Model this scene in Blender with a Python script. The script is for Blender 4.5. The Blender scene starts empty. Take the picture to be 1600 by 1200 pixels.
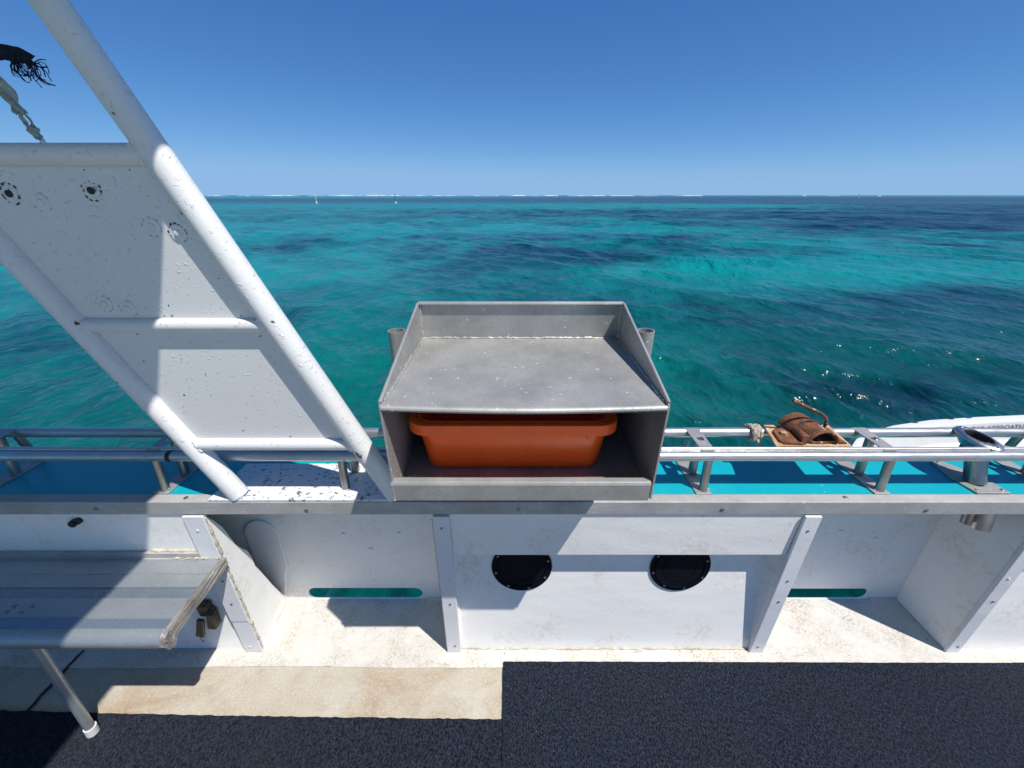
import bpy, bmesh, math, random
import numpy as np
from mathutils import Vector, Matrix
from mathutils.geometry import tessellate_polygon

random.seed(7)
rng = np.random.default_rng(11)
S = bpy.context.scene
C = S.collection
R = math.radians

# ------------------------------------------------------------------ camera
cam_d = bpy.data.cameras.new('camera')
cam = bpy.data.objects.new('camera', cam_d)
C.objects.link(cam)
cam.location = (0, 0, 1.65)
cam.rotation_euler = (R(90) - math.atan(295 / 605), 0, 0)
cam_d.sensor_width = 36
cam_d.lens = 605 / 1600 * 36
cam_d.clip_start = 0.02
cam_d.clip_end = 60000
S.camera = cam

# ------------------------------------------------------------------ sky and sun
SUN = Vector((0.43, -0.30, 1.0)).normalized()
elev = math.asin(SUN.z)
azim = math.atan2(SUN.x, SUN.y)
w = bpy.data.worlds.new('World')
S.world = w
w.use_nodes = True
nt = w.node_tree
sky = nt.nodes.new('ShaderNodeTexSky')
sky.sky_type = 'NISHITA'
sky.sun_disc = False
sky.sun_elevation = elev
sky.sun_rotation = azim
sky.air_density = 0.5
sky.dust_density = 0.0
sky.ozone_density = 6.0
bg = nt.nodes['Background']
# one tone curve per channel over the whole sky: a phone's rendering of a clear sky
sep = nt.nodes.new('ShaderNodeSeparateColor')
cmb = nt.nodes.new('ShaderNodeCombineColor')
nt.links.new(sky.outputs[0], sep.inputs[0])
for ch, (pw, gain) in enumerate(((1.10, 1.02), (0.80, 0.90), (0.557, 0.965))):
    sc = nt.nodes.new('ShaderNodeMath'); sc.operation = 'MULTIPLY'; sc.inputs[1].default_value = 0.1
    pp = nt.nodes.new('ShaderNodeMath'); pp.operation = 'POWER'; pp.inputs[1].default_value = pw
    gg = nt.nodes.new('ShaderNodeMath'); gg.operation = 'MULTIPLY'; gg.inputs[1].default_value = gain * 10
    nt.links.new(sep.outputs[ch], sc.inputs[0])
    nt.links.new(sc.outputs[0], pp.inputs[0])
    nt.links.new(pp.outputs[0], gg.inputs[0])
    mn = nt.nodes.new('ShaderNodeMath'); mn.operation = 'SMOOTH_MIN'; mn.inputs[1].default_value = (2.8, 4.9, 7.9)[ch]; mn.inputs[2].default_value = (1.2, 1.6, 1.8)[ch]
    nt.links.new(gg.outputs[0], mn.inputs[0])
    nt.links.new(mn.outputs[0], cmb.inputs[ch])
nt.links.new(cmb.outputs[0], bg.inputs[0])
bg.inputs[1].default_value = 0.086
sun_d = bpy.data.lights.new('sun', 'SUN')
sun_d.energy = 4.8
sun_d.angle = R(0.53)
sun_d.color = (1.0, 0.955, 0.89)
sun = bpy.data.objects.new('sun', sun_d)
C.objects.link(sun)
sun.location = (4, -3, 9)
sun.rotation_euler = (-SUN).to_track_quat('-Z', 'Y').to_euler()

vs = S.view_settings
vs.view_transform = 'Standard'
vs.look = 'None'
vs.gamma = 1.0
vs.exposure = 0.22
vs.use_curve_mapping = False
S.cycles.use_denoising = True
S.cycles.sample_clamp_indirect = 4.0
S.cycles.max_bounces = 8

# ------------------------------------------------------------------ materials
class NB:
    """small helper round one node tree"""
    def __init__(self, name):
        self.m = bpy.data.materials.new(name)
        self.m.use_nodes = True
        self.t = self.m.node_tree
        self.b = self.t.nodes['Principled BSDF']
        self.tc = None
    def n(self, typ, **kw):
        nd = self.t.nodes.new(typ)
        for k, v in kw.items():
            setattr(nd, k, v)
        return nd
    def l(self, a, b):
        self.t.links.new(a, b)
    def coord(self, scale=(1, 1, 1), kind='Object', rot=(0, 0, 0)):
        # geometry position: world metres, so that a pattern is continuous over neighbouring parts
        g = self.n('ShaderNodeNewGeometry')
        mp = self.n('ShaderNodeMapping')
        mp.inputs['Scale'].default_value = scale
        mp.inputs['Rotation'].default_value = rot
        self.l(g.outputs['Position'], mp.inputs['Vector'])
        return mp.outputs[0]
    def noise(self, scale, detail=4, rough=0.6, co=None, dist=0.0):
        nd = self.n('ShaderNodeTexNoise')
        nd.inputs['Scale'].default_value = scale
        nd.inputs['Detail'].default_value = detail
        nd.inputs['Roughness'].default_value = rough
        nd.inputs['Distortion'].default_value = dist
        self.l(co if co is not None else self.coord(), nd.inputs['Vector'])
        return nd.outputs[0]
    def voro(self, scale, co=None, feature='F1'):
        nd = self.n('ShaderNodeTexVoronoi')
        nd.feature = feature
        nd.inputs['Scale'].default_value = scale
        self.l(co if co is not None else self.coord(), nd.inputs['Vector'])
        return nd.outputs['Distance']
    def ramp(self, fac, stops, interp='LINEAR'):
        nd = self.n('ShaderNodeValToRGB')
        cr = nd.color_ramp
        cr.interpolation = interp
        while len(cr.elements) < len(stops):
            cr.elements.new(0.5)
        for e, (p, c) in zip(cr.elements, stops):
            e.position = p
            e.color = (c, c, c, 1) if isinstance(c, (int, float)) else (*c, 1)
        self.l(fac, nd.inputs[0])
        return nd.outputs[0]
    def mix(self, fac, a, b, mode='MIX'):
        nd = self.n('ShaderNodeMix', data_type='RGBA', blend_type=mode)
        if isinstance(fac, (int, float)): nd.inputs[0].default_value = fac
        else: self.l(fac, nd.inputs[0])
        for sock, v in ((nd.inputs[6], a), (nd.inputs[7], b)):
            if isinstance(v, tuple): sock.default_value = (*v, 1)
            else: self.l(v, sock)
        return nd.outputs[2]
    def math(self, op, a, b=None):
        nd = self.n('ShaderNodeMath', operation=op)
        for i, v in enumerate((a, b)):
            if v is None: continue
            if isinstance(v, (int, float)): nd.inputs[i].default_value = v
            else: self.l(v, nd.inputs[i])
        return nd.outputs[0]
    def color(self, c):
        s = self.b.inputs['Base Color']
        if isinstance(c, tuple): s.default_value = (*c, 1)
        else: self.l(c, s)
    def rough(self, r):
        s = self.b.inputs['Roughness']
        if isinstance(r, (int, float)): s.default_value = r
        else: self.l(r, s)
    def metal(self, v):
        s = self.b.inputs['Metallic']
        if isinstance(v, (int, float)): s.default_value = v
        else: self.l(v, s)
    def bump(self, h, dist, strength=1.0, prev=None):
        nd = self.n('ShaderNodeBump')
        nd.inputs['Distance'].default_value = dist
        nd.inputs['Strength'].default_value = strength
        self.l(h, nd.inputs['Height'])
        if prev is not None: self.l(prev, nd.inputs['Normal'])
        self.l(nd.outputs[0], self.b.inputs['Normal'])
        return nd.outputs[0]

M = {}

def m_gelcoat(name, base, stain=(0.62, 0.53, 0.40), amount=0.35, chips=True):
    k = NB(name)
    big = k.noise(2.2, 5, 0.6)
    fine = k.noise(55, 4, 0.7)
    c = k.mix(k.ramp(big, [(0.42, 0.0), (0.75, amount)]), base, tuple(b * 0.93 for b in base))
    st = k.ramp(k.math('MULTIPLY', k.noise(5.5, 6, 0.72), k.ramp(fine, [(0.35, 0.75), (0.62, 1.1)])), [(0.52, 0.0), (0.72, amount)])
    c = k.mix(st, c, stain)
    if chips:
        v = k.ramp(k.noise(38, 3, 0.6, dist=0.6), [(0.735, 0.0), (0.75, 1.0)])
        c = k.mix(k.math('MULTIPLY', v, 0.6), c, (0.28, 0.27, 0.25))
    k.color(c)
    k.rough(k.ramp(fine, [(0.3, 0.36), (0.7, 0.52)]))
    b1 = k.bump(k.noise(7, 3, 0.45, co=k.coord((0.6, 1, 1.3))), 0.007, 0.5)
    k.bump(k.noise(140, 3, 0.6), 0.0009, 0.6, b1)
    return k.m

M['gelcoat'] = m_gelcoat('white_gelcoat', (0.83, 0.82, 0.79), amount=0.55)
M['bar'] = m_gelcoat('painted_bar', (0.70, 0.71, 0.72), amount=0.15)

def m_margin():
    k = NB('white_deck_coat')
    fine = k.noise(150, 3, 0.7)
    st = k.ramp(k.noise(4.5, 6, 0.7), [(0.42, 0.0), (0.66, 0.95)])
    st = k.math('MULTIPLY', st, k.ramp(fine, [(0.42, 0.0), (0.6, 1.0)]))
    c = k.mix(st, (0.60, 0.585, 0.545), (0.34, 0.265, 0.17))
    worn = k.ramp(k.noise(7, 6, 0.62, co=k.coord((0.7, 2.2, 1)), dist=0.5), [(0.655, 0.0), (0.67, 1.0)])
    c = k.mix(k.math('MULTIPLY', worn, 0.75), c, (0.36, 0.35, 0.29))
    dot = k.ramp(k.noise(85, 2, 0.6), [(0.70, 0.0), (0.73, 0.8)])
    c = k.mix(dot, c, (0.22, 0.19, 0.14))
    k.color(c)
    k.rough(0.55)
    b = k.bump(fine, 0.0016, 0.7)
    k.bump(k.noise(14, 4, 0.6), 0.006, 0.5, b)
    return k.m
M['margin'] = m_margin()

def m_nonskid():
    k = NB('beige_nonskid')
    grain = k.noise(210, 2, 0.7)
    big = k.ramp(k.noise(3.0, 5, 0.65), [(0.36, 0.0), (0.66, 1.0)])
    c = k.mix(big, (0.53, 0.51, 0.45), (0.45, 0.38, 0.29))
    rust = k.ramp(k.noise(3.4, 6, 0.75, co=k.coord((1.0, 1.3, 1)), dist=0.5), [(0.48, 0.0), (0.68, 0.75)])
    c = k.mix(rust, c, (0.36, 0.25, 0.155))
    c = k.mix(k.ramp(grain, [(0.40, 0.40), (0.60, 0.0)]), c, (0.30, 0.25, 0.18))
    c = k.mix(k.ramp(k.noise(95, 2, 0.6), [(0.55, 0.0), (0.72, 0.5)]), c, (0.60, 0.57, 0.51))
    k.color(c)
    k.rough(0.8)
    k.bump(grain, 0.004, 0.8)
    return k.m
M['nonskid'] = m_nonskid()

def m_carpet(name, ribbed):
    k = NB(name)
    co = k.coord((1.0, 0.55, 1.0), rot=(0, 0, R(12)))
    f1 = k.noise(205, 2, 0.8, co=co)
    f2 = k.noise(390, 2, 0.7, co=co)
    c = k.mix(k.ramp(f1, [(0.40, 0.0), (0.62, 1.0)]), (0.0011, 0.0018, 0.0046), (0.0225, 0.032, 0.055))
    c = k.mix(k.ramp(f2, [(0.60, 0.0), (0.74, 0.65)]), c, (0.14, 0.165, 0.21))
    c = k.mix(k.ramp(k.noise(3, 4, 0.6), [(0.45, 0.0), (0.75, 0.25)]), c, (0.02, 0.02, 0.02))
    lint = k.ramp(k.noise(90, 1, 0.5, co=k.coord((1, 2.5, 1))), [(0.80, 0.0), (0.83, 1.0)])
    c = k.mix(k.math('MULTIPLY', lint, 0.5), c, (0.4, 0.4, 0.4))
    k.color(c)
    k.rough(0.95)
    k.b.inputs['Specular IOR Level'].default_value = 0.15
    k.b.inputs['Sheen Weight'].default_value = 0.03
    h = f1
    if ribbed:
        wv = k.n('ShaderNodeTexWave', wave_type='BANDS', bands_direction='Y')
        wv.inputs['Scale'].default_value = 17
        wv.inputs['Distortion'].default_value = 0.4
        k.l(k.coord(rot=(0, 0, R(1.0))), wv.inputs['Vector'])
        h = k.math('ADD', f1, k.math('MULTIPLY', wv.outputs['Fac'], 0.22))
    k.bump(h, 0.009, 0.9)
    return k.m
M['carpet'] = m_carpet('navy_carpet', False)
M['carpet_rib'] = m_carpet('navy_ribbed_carpet', True)

def m_metal(name, base, rough, metallic=1.0, mottle=0.25, specks=0.0, bump=0.0004, brush=(1, 1, 1)):
    k = NB(name)
    co = k.coord(brush)
    n1 = k.noise(7, 6, 0.7)
    n2 = k.noise(130, 3, 0.7, co=co)
    dark = tuple(b * (1 - mottle) for b in base)
    c = k.mix(k.ramp(n1, [(0.35, 0.0), (0.68, 1.0)]), base, dark)
    c = k.mix(k.ramp(n2, [(0.45, 0.0), (0.75, 0.45)]), c, tuple(b * 0.6 for b in base))
    pit = k.ramp(k.noise(210, 2, 0.6), [(0.66, 0.0), (0.72, 0.7)])
    c = k.mix(pit, c, tuple(b * 0.35 for b in base))
    if specks:
        sp = k.ramp(k.noise(75, 1, 0.5), [(0.735, 0.0), (0.765, specks)])
        c = k.mix(sp, c, (0.78, 0.78, 0.75))
    k.color(c)
    k.metal(metallic)
    k.rough(k.ramp(n2, [(0.3, rough * 0.85), (0.7, min(1, rough * 1.25))]))
    k.bump(n2, bump, 0.7)
    return k.m
M['alu'] = m_metal('weathered_aluminium', (0.45, 0.445, 0.425), 0.50, 0.50, 0.32, 0.7)
M['alu_dull'] = m_metal('dull_aluminium_trim', (0.46, 0.45, 0.435), 0.55, 0.15, 0.30, 0.4, brush=(0.12, 1, 1))
M['alu_seat'] = m_metal('seat_aluminium', (0.44, 0.47, 0.49), 0.40, 0.6, 0.15, 0.25)
M['alu_strip'] = m_metal('smooth_seat_strip', (0.30, 0.36, 0.42), 0.28, 0.6, 0.12, 0.25)
M['alu_raw'] = m_metal('raw_cut_aluminium', (0.42, 0.39, 0.36), 0.55, 0.5, 0.6, 0.8, bump=0.004, brush=(1, 0.3, 1))
M['steel'] = m_metal('stainless_steel', (0.66, 0.65, 0.635), 0.36, 0.85, 0.25, 0.0, bump=0.0003, brush=(0.15, 1, 1))
M['steel_post'] = m_metal('dull_stainless_steel', (0.42, 0.42, 0.41), 0.33, 0.95, 0.35, 0.2)
M['bright_steel'] = m_metal('polished_steel', (0.56, 0.55, 0.54), 0.34, 1.0, 0.2, 0.0, bump=0.0002)

def m_painted_metal(name, chip, thr, base=(0.68, 0.685, 0.685)):
    k = NB(name)
    pe = k.noise(150, 3, 0.55)
    big = k.noise(5, 4, 0.6)
    c = k.mix(k.ramp(big, [(0.4, 0.0), (0.7, 0.25)]), base, tuple(b * 0.86 for b in base))
    ch = k.ramp(k.noise(chip, 4, 0.62, dist=0.3), [(thr, 0.0), (thr + 0.012, 1.0)])
    c = k.mix(ch, c, (0.16, 0.155, 0.145))
    dots = k.ramp(k.noise(105, 2, 0.55), [(0.785, 0.0), (0.80, 0.9)])
    c = k.mix(dots, c, (0.10, 0.10, 0.09))
    k.color(c)
    k.rough(k.ramp(pe, [(0.3, 0.30), (0.7, 0.42)]))
    h = k.math('SUBTRACT', k.math('MULTIPLY', pe, 0.6), k.math('MULTIPLY', ch, 0.35))
    b = k.bump(h, 0.0012, 0.7)
    # blisters in the thick paint
    bl = k.ramp(k.noise(95, 2, 0.5, dist=0.5), [(0.64, 0.0), (0.72, 1.0)])
    k.bump(bl, 0.0016, 0.8, b)
    return k.m
M['frame'] = m_painted_metal('white_painted_metal', 34, 0.762)
M['frame_chip'] = m_painted_metal('chipped_white_paint', 62, 0.60)

def m_turq():
    k = NB('turquoise_deck_paint')
    c = k.mix(k.ramp(k.noise(6, 4, 0.6), [(0.4, 0.0), (0.7, 0.4)]), (0.002, 0.33, 0.40), (0.002, 0.28, 0.36))
    ch = k.ramp(k.noise(60, 3, 0.6, co=k.coord((0.6, 1, 1))), [(0.715, 0.0), (0.735, 1.0)])
    sc = k.ramp(k.noise(30, 4, 0.7, co=k.coord((0.25, 2.2, 1), rot=(0, 0, R(8)))), [(0.72, 0.0), (0.75, 0.7)])
    c = k.mix(sc, c, (0.45, 0.60, 0.62))
    k.color(k.mix(ch, c, (0.65, 0.68, 0.68)))
    k.rough(0.36)
    k.bump(k.noise(25, 3, 0.5), 0.0015, 0.5)
    return k.m
M['turq'] = m_turq()

def m_plain(name, c, rough, metal=0.0, nb=40, bd=0.0008, var=0.2, spec=0.5):
    k = NB(name)
    k.color(k.mix(k.ramp(k.noise(nb * 0.3, 4, 0.6), [(0.35, 0.0), (0.7, 1.0)]), c, tuple(x * (1 - var) for x in c)))
    k.rough(rough)
    k.metal(metal)
    k.b.inputs['Specular IOR Level'].default_value = spec
    k.bump(k.noise(nb, 3, 0.6), bd, 0.7)
    return k.m
M['orange'] = m_plain('orange_plastic', (0.98, 0.120, 0.010), 0.32, nb=90, bd=0.0003, var=0.12)
M['black'] = m_plain('black_plastic', (0.006, 0.007, 0.010), 0.16, nb=60, bd=0.0002)
M['rubber'] = m_plain('black_rubber', (0.012, 0.012, 0.014), 0.5)
M['white_rubber'] = m_plain('white_rubber', (0.72, 0.71, 0.66), 0.5)
M['sealant'] = m_plain('aged_sealant', (0.62, 0.56, 0.44), 0.7, nb=120, bd=0.004, var=0.45)
M['bare'] = m_plain('bare_primer', (0.055, 0.055, 0.052), 0.6)
M['screw'] = m_plain('screw_head', (0.30, 0.30, 0.30), 0.35, 0.8)
M['rope'] = m_plain('braided_rope', (0.55, 0.47, 0.38), 0.9, nb=300, bd=0.004, var=0.5)
M['navy_cloth'] = m_plain('navy_cloth', (0.010, 0.013, 0.030), 0.9, nb=200, bd=0.002)
M['grey_cloth'] = m_plain('weathered_cloth', (0.58, 0.56, 0.51), 0.95, nb=160, bd=0.003, var=0.45)
M['tender'] = m_plain('tender_gelcoat', (0.66, 0.665, 0.66), 0.4, nb=12, bd=0.004, var=0.08)
M['ink'] = m_plain('dark_lettering', (0.02, 0.02, 0.03), 0.5)
M['brass'] = m_plain('tarnished_brass', (0.15, 0.125, 0.08), 0.5, 0.5, nb=120, bd=0.001, var=0.6)
M['roof'] = m_plain('roof_paint', (0.62, 0.63, 0.63), 0.5, nb=10, bd=0.002)
M['hull'] = m_plain('hull_paint', (0.03, 0.16, 0.24), 0.3, nb=10, bd=0.002)
M['foam'] = m_plain('white_foam', (0.52, 0.56, 0.58), 0.8, nb=2, bd=0.05, var=0.1)
M['marker'] = m_plain('marker_paint', (0.10, 0.07, 0.03), 0.6)
M['marker_white'] = m_plain('marker_white_paint', (0.75, 0.75, 0.72), 0.6)

def m_rust(name, plate):
    k = NB(name)
    n1 = k.noise(24, 6, 0.75)
    n2 = k.noise(110, 4, 0.7)
    if plate:
        c = k.mix(k.ramp(n1, [(0.38, 0.0), (0.60, 1.0)]), (0.55, 0.29, 0.095), (0.55, 0.46, 0.34))
        edge = k.ramp(k.noise(9, 5, 0.6), [(0.44, 0.0), (0.60, 1.0)])
        c = k.mix(k.math('MULTIPLY', edge, 0.7), c, (0.40, 0.19, 0.06))
    else:
        c = k.mix(k.ramp(n1, [(0.35, 0.0), (0.65, 1.0)]), (0.060, 0.026, 0.016), (0.29, 0.105, 0.036))
        pale = k.ramp(k.noise(42, 4, 0.6, co=k.coord((1, 0.35, 1))), [(0.60, 0.0), (0.66, 0.9)])
        c = k.mix(pale, c, (0.50, 0.42, 0.30))
    c = k.mix(k.ramp(n2, [(0.5, 0.0), (0.75, 0.6)]), c, (0.05, 0.018, 0.012))
    k.color(c)
    k.rough(0.8)
    k.bump(k.math('ADD', n1, n2), 0.004, 0.8)
    return k.m
M['rust'] = m_rust('rusted_steel', False)
M['rust_plate'] = m_rust('rust_stained_plate', True)

def reef_factor(k):
    at = k.n('ShaderNodeAttribute', attribute_name='reef')
    n_big = k.noise(0.16, 6, 0.62, dist=0.6)
    n_mid = k.noise(0.85, 5, 0.6)
    reef = k.math('ADD', at.outputs['Fac'], k.math('MULTIPLY', k.math('SUBTRACT', n_big, 0.5), 1.35))
    reef = k.math('ADD', reef, k.math('MULTIPLY', k.math('SUBTRACT', n_mid, 0.5), 0.70))
    return k.ramp(reef, [(0.26, 0.0), (0.72, 1.0)])

def m_water():
    """clear water: a little light scattered back, the rest let through to the bed, the sky mirrored by Fresnel"""
    k = NB('sea_water')
    gr = k.n('ShaderNodeAttribute', attribute_name='near_green')
    sand = k.mix(gr.outputs['Fac'], (0.003, 0.315, 0.335), (0.002, 0.080, 0.074))
    weed = k.mix(gr.outputs['Fac'], (0.003, 0.038, 0.085), (0.002, 0.022, 0.038))
    c = k.mix(reef_factor(k), sand, weed)
    def ridge(scale, co, detail=3):
        n = k.noise(scale, detail, 0.5, co=co, dist=0.35)
        return k.math('SUBTRACT', 1.0, k.math('MULTIPLY', k.math('ABSOLUTE', k.math('SUBTRACT', n, 0.5)), 3.0))
    b0 = k.bump(k.noise(0.9, 4, 0.55, co=k.coord((1, 0.75, 1), rot=(0, 0, R(25))), dist=0.4), 0.24, 0.8)
    b0 = k.bump(ridge(0.33, k.coord((1, 0.6, 1), rot=(0, 0, R(20)))), 0.22, 0.8, b0)
    b1 = k.bump(ridge(1.3, k.coord((1, 0.5, 1), rot=(0, 0, R(30)))), 0.090, 0.9, b0)
    b2 = k.bump(ridge(3.0, k.coord((1, 0.5, 1), rot=(0, 0, R(20)))), 0.042, 0.9, b1)
    b3 = k.bump(ridge(7.5, k.coord((1, 0.5, 1), rot=(0, 0, R(38)))), 0.016, 0.9, b2)
    nrm = k.bump(k.noise(24, 3, 0.6, co=k.coord((1, 0.6, 1), rot=(0, 0, R(30)))), 0.004, 0.8, b3)
    t = k.t
    t.nodes.remove(k.b)
    out = t.nodes['Material Output']
    di = k.n('ShaderNodeBsdfDiffuse'); k.l(c, di.inputs[0]); k.l(nrm, di.inputs['Normal'])
    tr = k.n('ShaderNodeBsdfTransparent'); tr.inputs[0].default_value = (0.08, 0.66, 0.66, 1)
    m1 = k.n('ShaderNodeMixShader'); m1.inputs[0].default_value = 0.42
    k.l(di.outputs[0], m1.inputs[1]); k.l(tr.outputs[0], m1.inputs[2])
    gl = k.n('ShaderNodeBsdfGlossy'); gl.inputs['Roughness'].default_value = 0.20; k.l(nrm, gl.inputs['Normal'])
    fr = k.n('ShaderNodeFresnel'); fr.inputs['IOR'].default_value = 1.33; k.l(nrm, fr.inputs['Normal'])
    m2 = k.n('ShaderNodeMixShader')
    k.l(k.math('MINIMUM', fr.outputs[0], 0.52), m2.inputs[0])
    k.l(m1.outputs[0], m2.inputs[1]); k.l(gl.outputs[0], m2.inputs[2])
    k.l(m2.outputs[0], out.inputs['Surface'])
    return k.m

def m_seabed():
    k = NB('sand_and_reef')
    c = k.mix(reef_factor(k), (0.74, 0.72, 0.62), (0.07, 0.08, 0.12))
    c = k.mix(k.ramp(k.noise(2.2, 6, 0.7), [(0.45, 0.0), (0.7, 0.55)]), c, (0.16, 0.17, 0.15))
    k.color(c)
    k.rough(0.9)
    k.bump(k.noise(1.6, 5, 0.6), 0.25, 0.7)
    return k.m
M['seabed'] = m_seabed()
M['water'] = m_water()

# ------------------------------------------------------------------ builders
WP = {}          # world position of every object's origin

def put(o, loc, parent=None):
    loc = Vector(loc)
    C.objects.link(o)
    if parent is not None:
        o.parent = parent
        o.location = loc - WP[parent.name]
    else:
        o.location = loc
    WP[o.name] = loc
    return o

def tag(o, label=None, cat=None, group=None, kind=None):
    if label: o['label'] = label
    if cat: o['category'] = cat
    if group: o['group'] = group
    if kind: o['kind'] = kind
    return o

def thing(name, label, cat, loc, group=None):
    o = bpy.data.objects.new(name, None)
    o.empty_display_size = 0.05
    put(o, loc)
    return tag(o, label, cat, group)

def obj(name, bm, mat, parent=None, smooth=True, bevel=0.0, seg=2, angle=35, origin=None):
    bmesh.ops.recalc_face_normals(bm, faces=bm.faces[:])
    co = np.array([v.co[:] for v in bm.verts])
    c = Vector(((co.min(0) + co.max(0)) / 2).tolist()) if origin is None else Vector(origin)
    bmesh.ops.translate(bm, vec=-c, verts=bm.verts[:])
    me = bpy.data.meshes.new(name)
    bm.to_mesh(me)
    bm.free()
    me.materials.append(M[mat])
    if smooth:
        me.polygons.foreach_set('use_smooth', [True] * len(me.polygons))
        me.set_sharp_from_angle(angle=R(angle))
    o = bpy.data.objects.new(name, me)
    put(o, c, parent)
    if bevel:
        md = o.modifiers.new('bevel', 'BEVEL')
        md.width = bevel
        md.segments = seg
        md.limit_method = 'ANGLE'
        md.angle_limit = R(angle)
        md.harden_normals = False
    return o

def nb(): return bmesh.new()

def box(bm, lo, hi):
    x0, y0, z0 = lo; x1, y1, z1 = hi
    v = [bm.verts.new(p) for p in ((x0,y0,z0),(x1,y0,z0),(x1,y1,z0),(x0,y1,z0),(x0,y0,z1),(x1,y0,z1),(x1,y1,z1),(x0,y1,z1))]
    for f in ((3,2,1,0),(4,5,6,7),(0,1,5,4),(1,2,6,5),(2,3,7,6),(3,0,4,7)):
        bm.faces.new([v[i] for i in f])
    return bm

def prism(bm, loop, ext, holes=()):
    """a flat outline with holes, swept along ext"""
    ext = Vector(ext)
    loops = [[Vector(p) for p in loop]] + [[Vector(p) for p in h] for h in holes]
    allp = [p for lp in loops for p in lp]
    A = [bm.verts.new(p) for p in allp]
    B = [bm.verts.new(p + ext) for p in allp]
    if holes:
        for t in tessellate_polygon(loops):
            try:
                bm.faces.new([A[i] for i in t]); bm.faces.new([B[i] for i in reversed(t)])
            except ValueError:
                pass
    else:
        bm.faces.new(A); bm.faces.new(B[::-1])
    k = 0
    for lp in loops:
        n = len(lp)
        for i in range(n):
            j = (i + 1) % n
            bm.faces.new([A[k+i], A[k+j], B[k+j], B[k+i]])
        k += n
    return bm

def frames(pts):
    n = len(pts)
    T = []
    for i in range(n):
        a = pts[max(0, i-1)]; b = pts[min(n-1, i+1)]
        T.append((b - a).normalized())
    ref = Vector((0, 0, 1)) if abs(T[0].z) < 0.9 else Vector((0, 1, 0))
    u = T[0].cross(ref).normalized()
    out = []
    for t in T:
        u = (u - t * u.dot(t)).normalized()
        out.append((u, t.cross(u)))
    return out

def tube(bm, pts, r, seg=20, cap=True, jitter=0.0):
    pts = [Vector(p) for p in pts]
    fr = frames(pts)
    rings = []
    for i, (p, (u, v)) in enumerate(zip(pts, fr)):
        rr = r[i] if isinstance(r, (list, tuple)) else r
        rings.append([bm.verts.new(p + (u * math.cos(2*math.pi*k/seg) + v * math.sin(2*math.pi*k/seg)) * rr * (1 + random.uniform(-jitter, jitter))) for k in range(seg)])
    for a, b in zip(rings, rings[1:]):
        for k in range(seg):
            bm.faces.new([a[k], a[(k+1) % seg], b[(k+1) % seg], b[k]])
    if cap:
        bm.faces.new(rings[0][::-1]); bm.faces.new(rings[-1])
    return bm

def rounded(pts, r, n=6):
    """polyline with its corners turned into arcs"""
    pts = [Vector(p) for p in pts]
    out = [pts[0]]
    for a, b, c in zip(pts, pts[1:], pts[2:]):
        d1 = (a - b).normalized(); d2 = (c - b).normalized()
        p1 = b + d1 * r; p2 = b + d2 * r
        for i in range(n + 1):
            t = i / n
            out.append(p1 * (1-t)**2 + b * 2*t*(1-t) + p2 * t*t)
    out.append(pts[-1])
    return out

def pipe(bm, a, b, ro, ri, seg=28):
    """open hollow pipe from a to b"""
    a = Vector(a); b = Vector(b)
    t = (b - a).normalized()
    ref = Vector((0, 0, 1)) if abs(t.z) < 0.9 else Vector((0, 1, 0))
    u = t.cross(ref).normalized(); v = t.cross(u)
    def ring(c, r): return [bm.verts.new(c + (u * math.cos(2*math.pi*k/seg) + v * math.sin(2*math.pi*k/seg)) * r) for k in range(seg)]
    q = [ring(a, ro), ring(b, ro), ring(b, ri), ring(a, ri)]
    for i in range(4):
        s, e = q[i], q[(i+1) % 4]
        for k in range(seg):
            bm.faces.new([s[k], s[(k+1) % seg], e[(k+1) % seg], e[k]])
    return bm

def disc(bm, c, n, r, h, seg=28, dome=0.0):
    """low cylinder standing on c along n, with an optional domed top"""
    c = Vector(c); n = Vector(n).normalized()
    ref = Vector((1, 0, 0)) if abs(n.x) < 0.9 else Vector((0, 1, 0))
    u = n.cross(ref).normalized(); v = n.cross(u)
    prof = [(r, 0), (r, h)] + ([(r * 0.8, h + dome * 0.6), (r * 0.4, h + dome)] if dome else [(r * 0.96, h * 1.04)])
    rings = [[bm.verts.new(c + n * hh + (u * math.cos(2*math.pi*k/seg) + v * math.sin(2*math.pi*k/seg)) * rr) for k in range(seg)] for rr, hh in prof]
    for a, b in zip(rings, rings[1:]):
        for k in range(seg):
            bm.faces.new([a[k], a[(k+1) % seg], b[(k+1) % seg], b[k]])
    bm.faces.new(rings[-1]); bm.faces.new(rings[0][::-1])
    return bm

def circle(c, r, u, v, n=20):
    c, u, v = Vector(c), Vector(u), Vector(v)
    return [c + (u * math.cos(2*math.pi*k/n) + v * math.sin(2*math.pi*k/n)) * r for k in range(n)]

def bead(name, a, b, r, mat, parent, step=0.012, wob=0.5):
    """uneven weld or sealant bead"""
    a, b = Vector(a), Vector(b)
    n = max(3, int((b - a).length / step))
    pts = [a.lerp(b, i / n) + Vector((random.uniform(-1, 1), random.uniform(-1, 1), random.uniform(-1, 1))) * r * 0.25 for i in range(n + 1)]
    rad = [r * random.uniform(1 - wob, 1 + wob) for _ in pts]
    return obj(name, tube(nb(), pts, rad, 8), mat, parent, angle=60)

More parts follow.
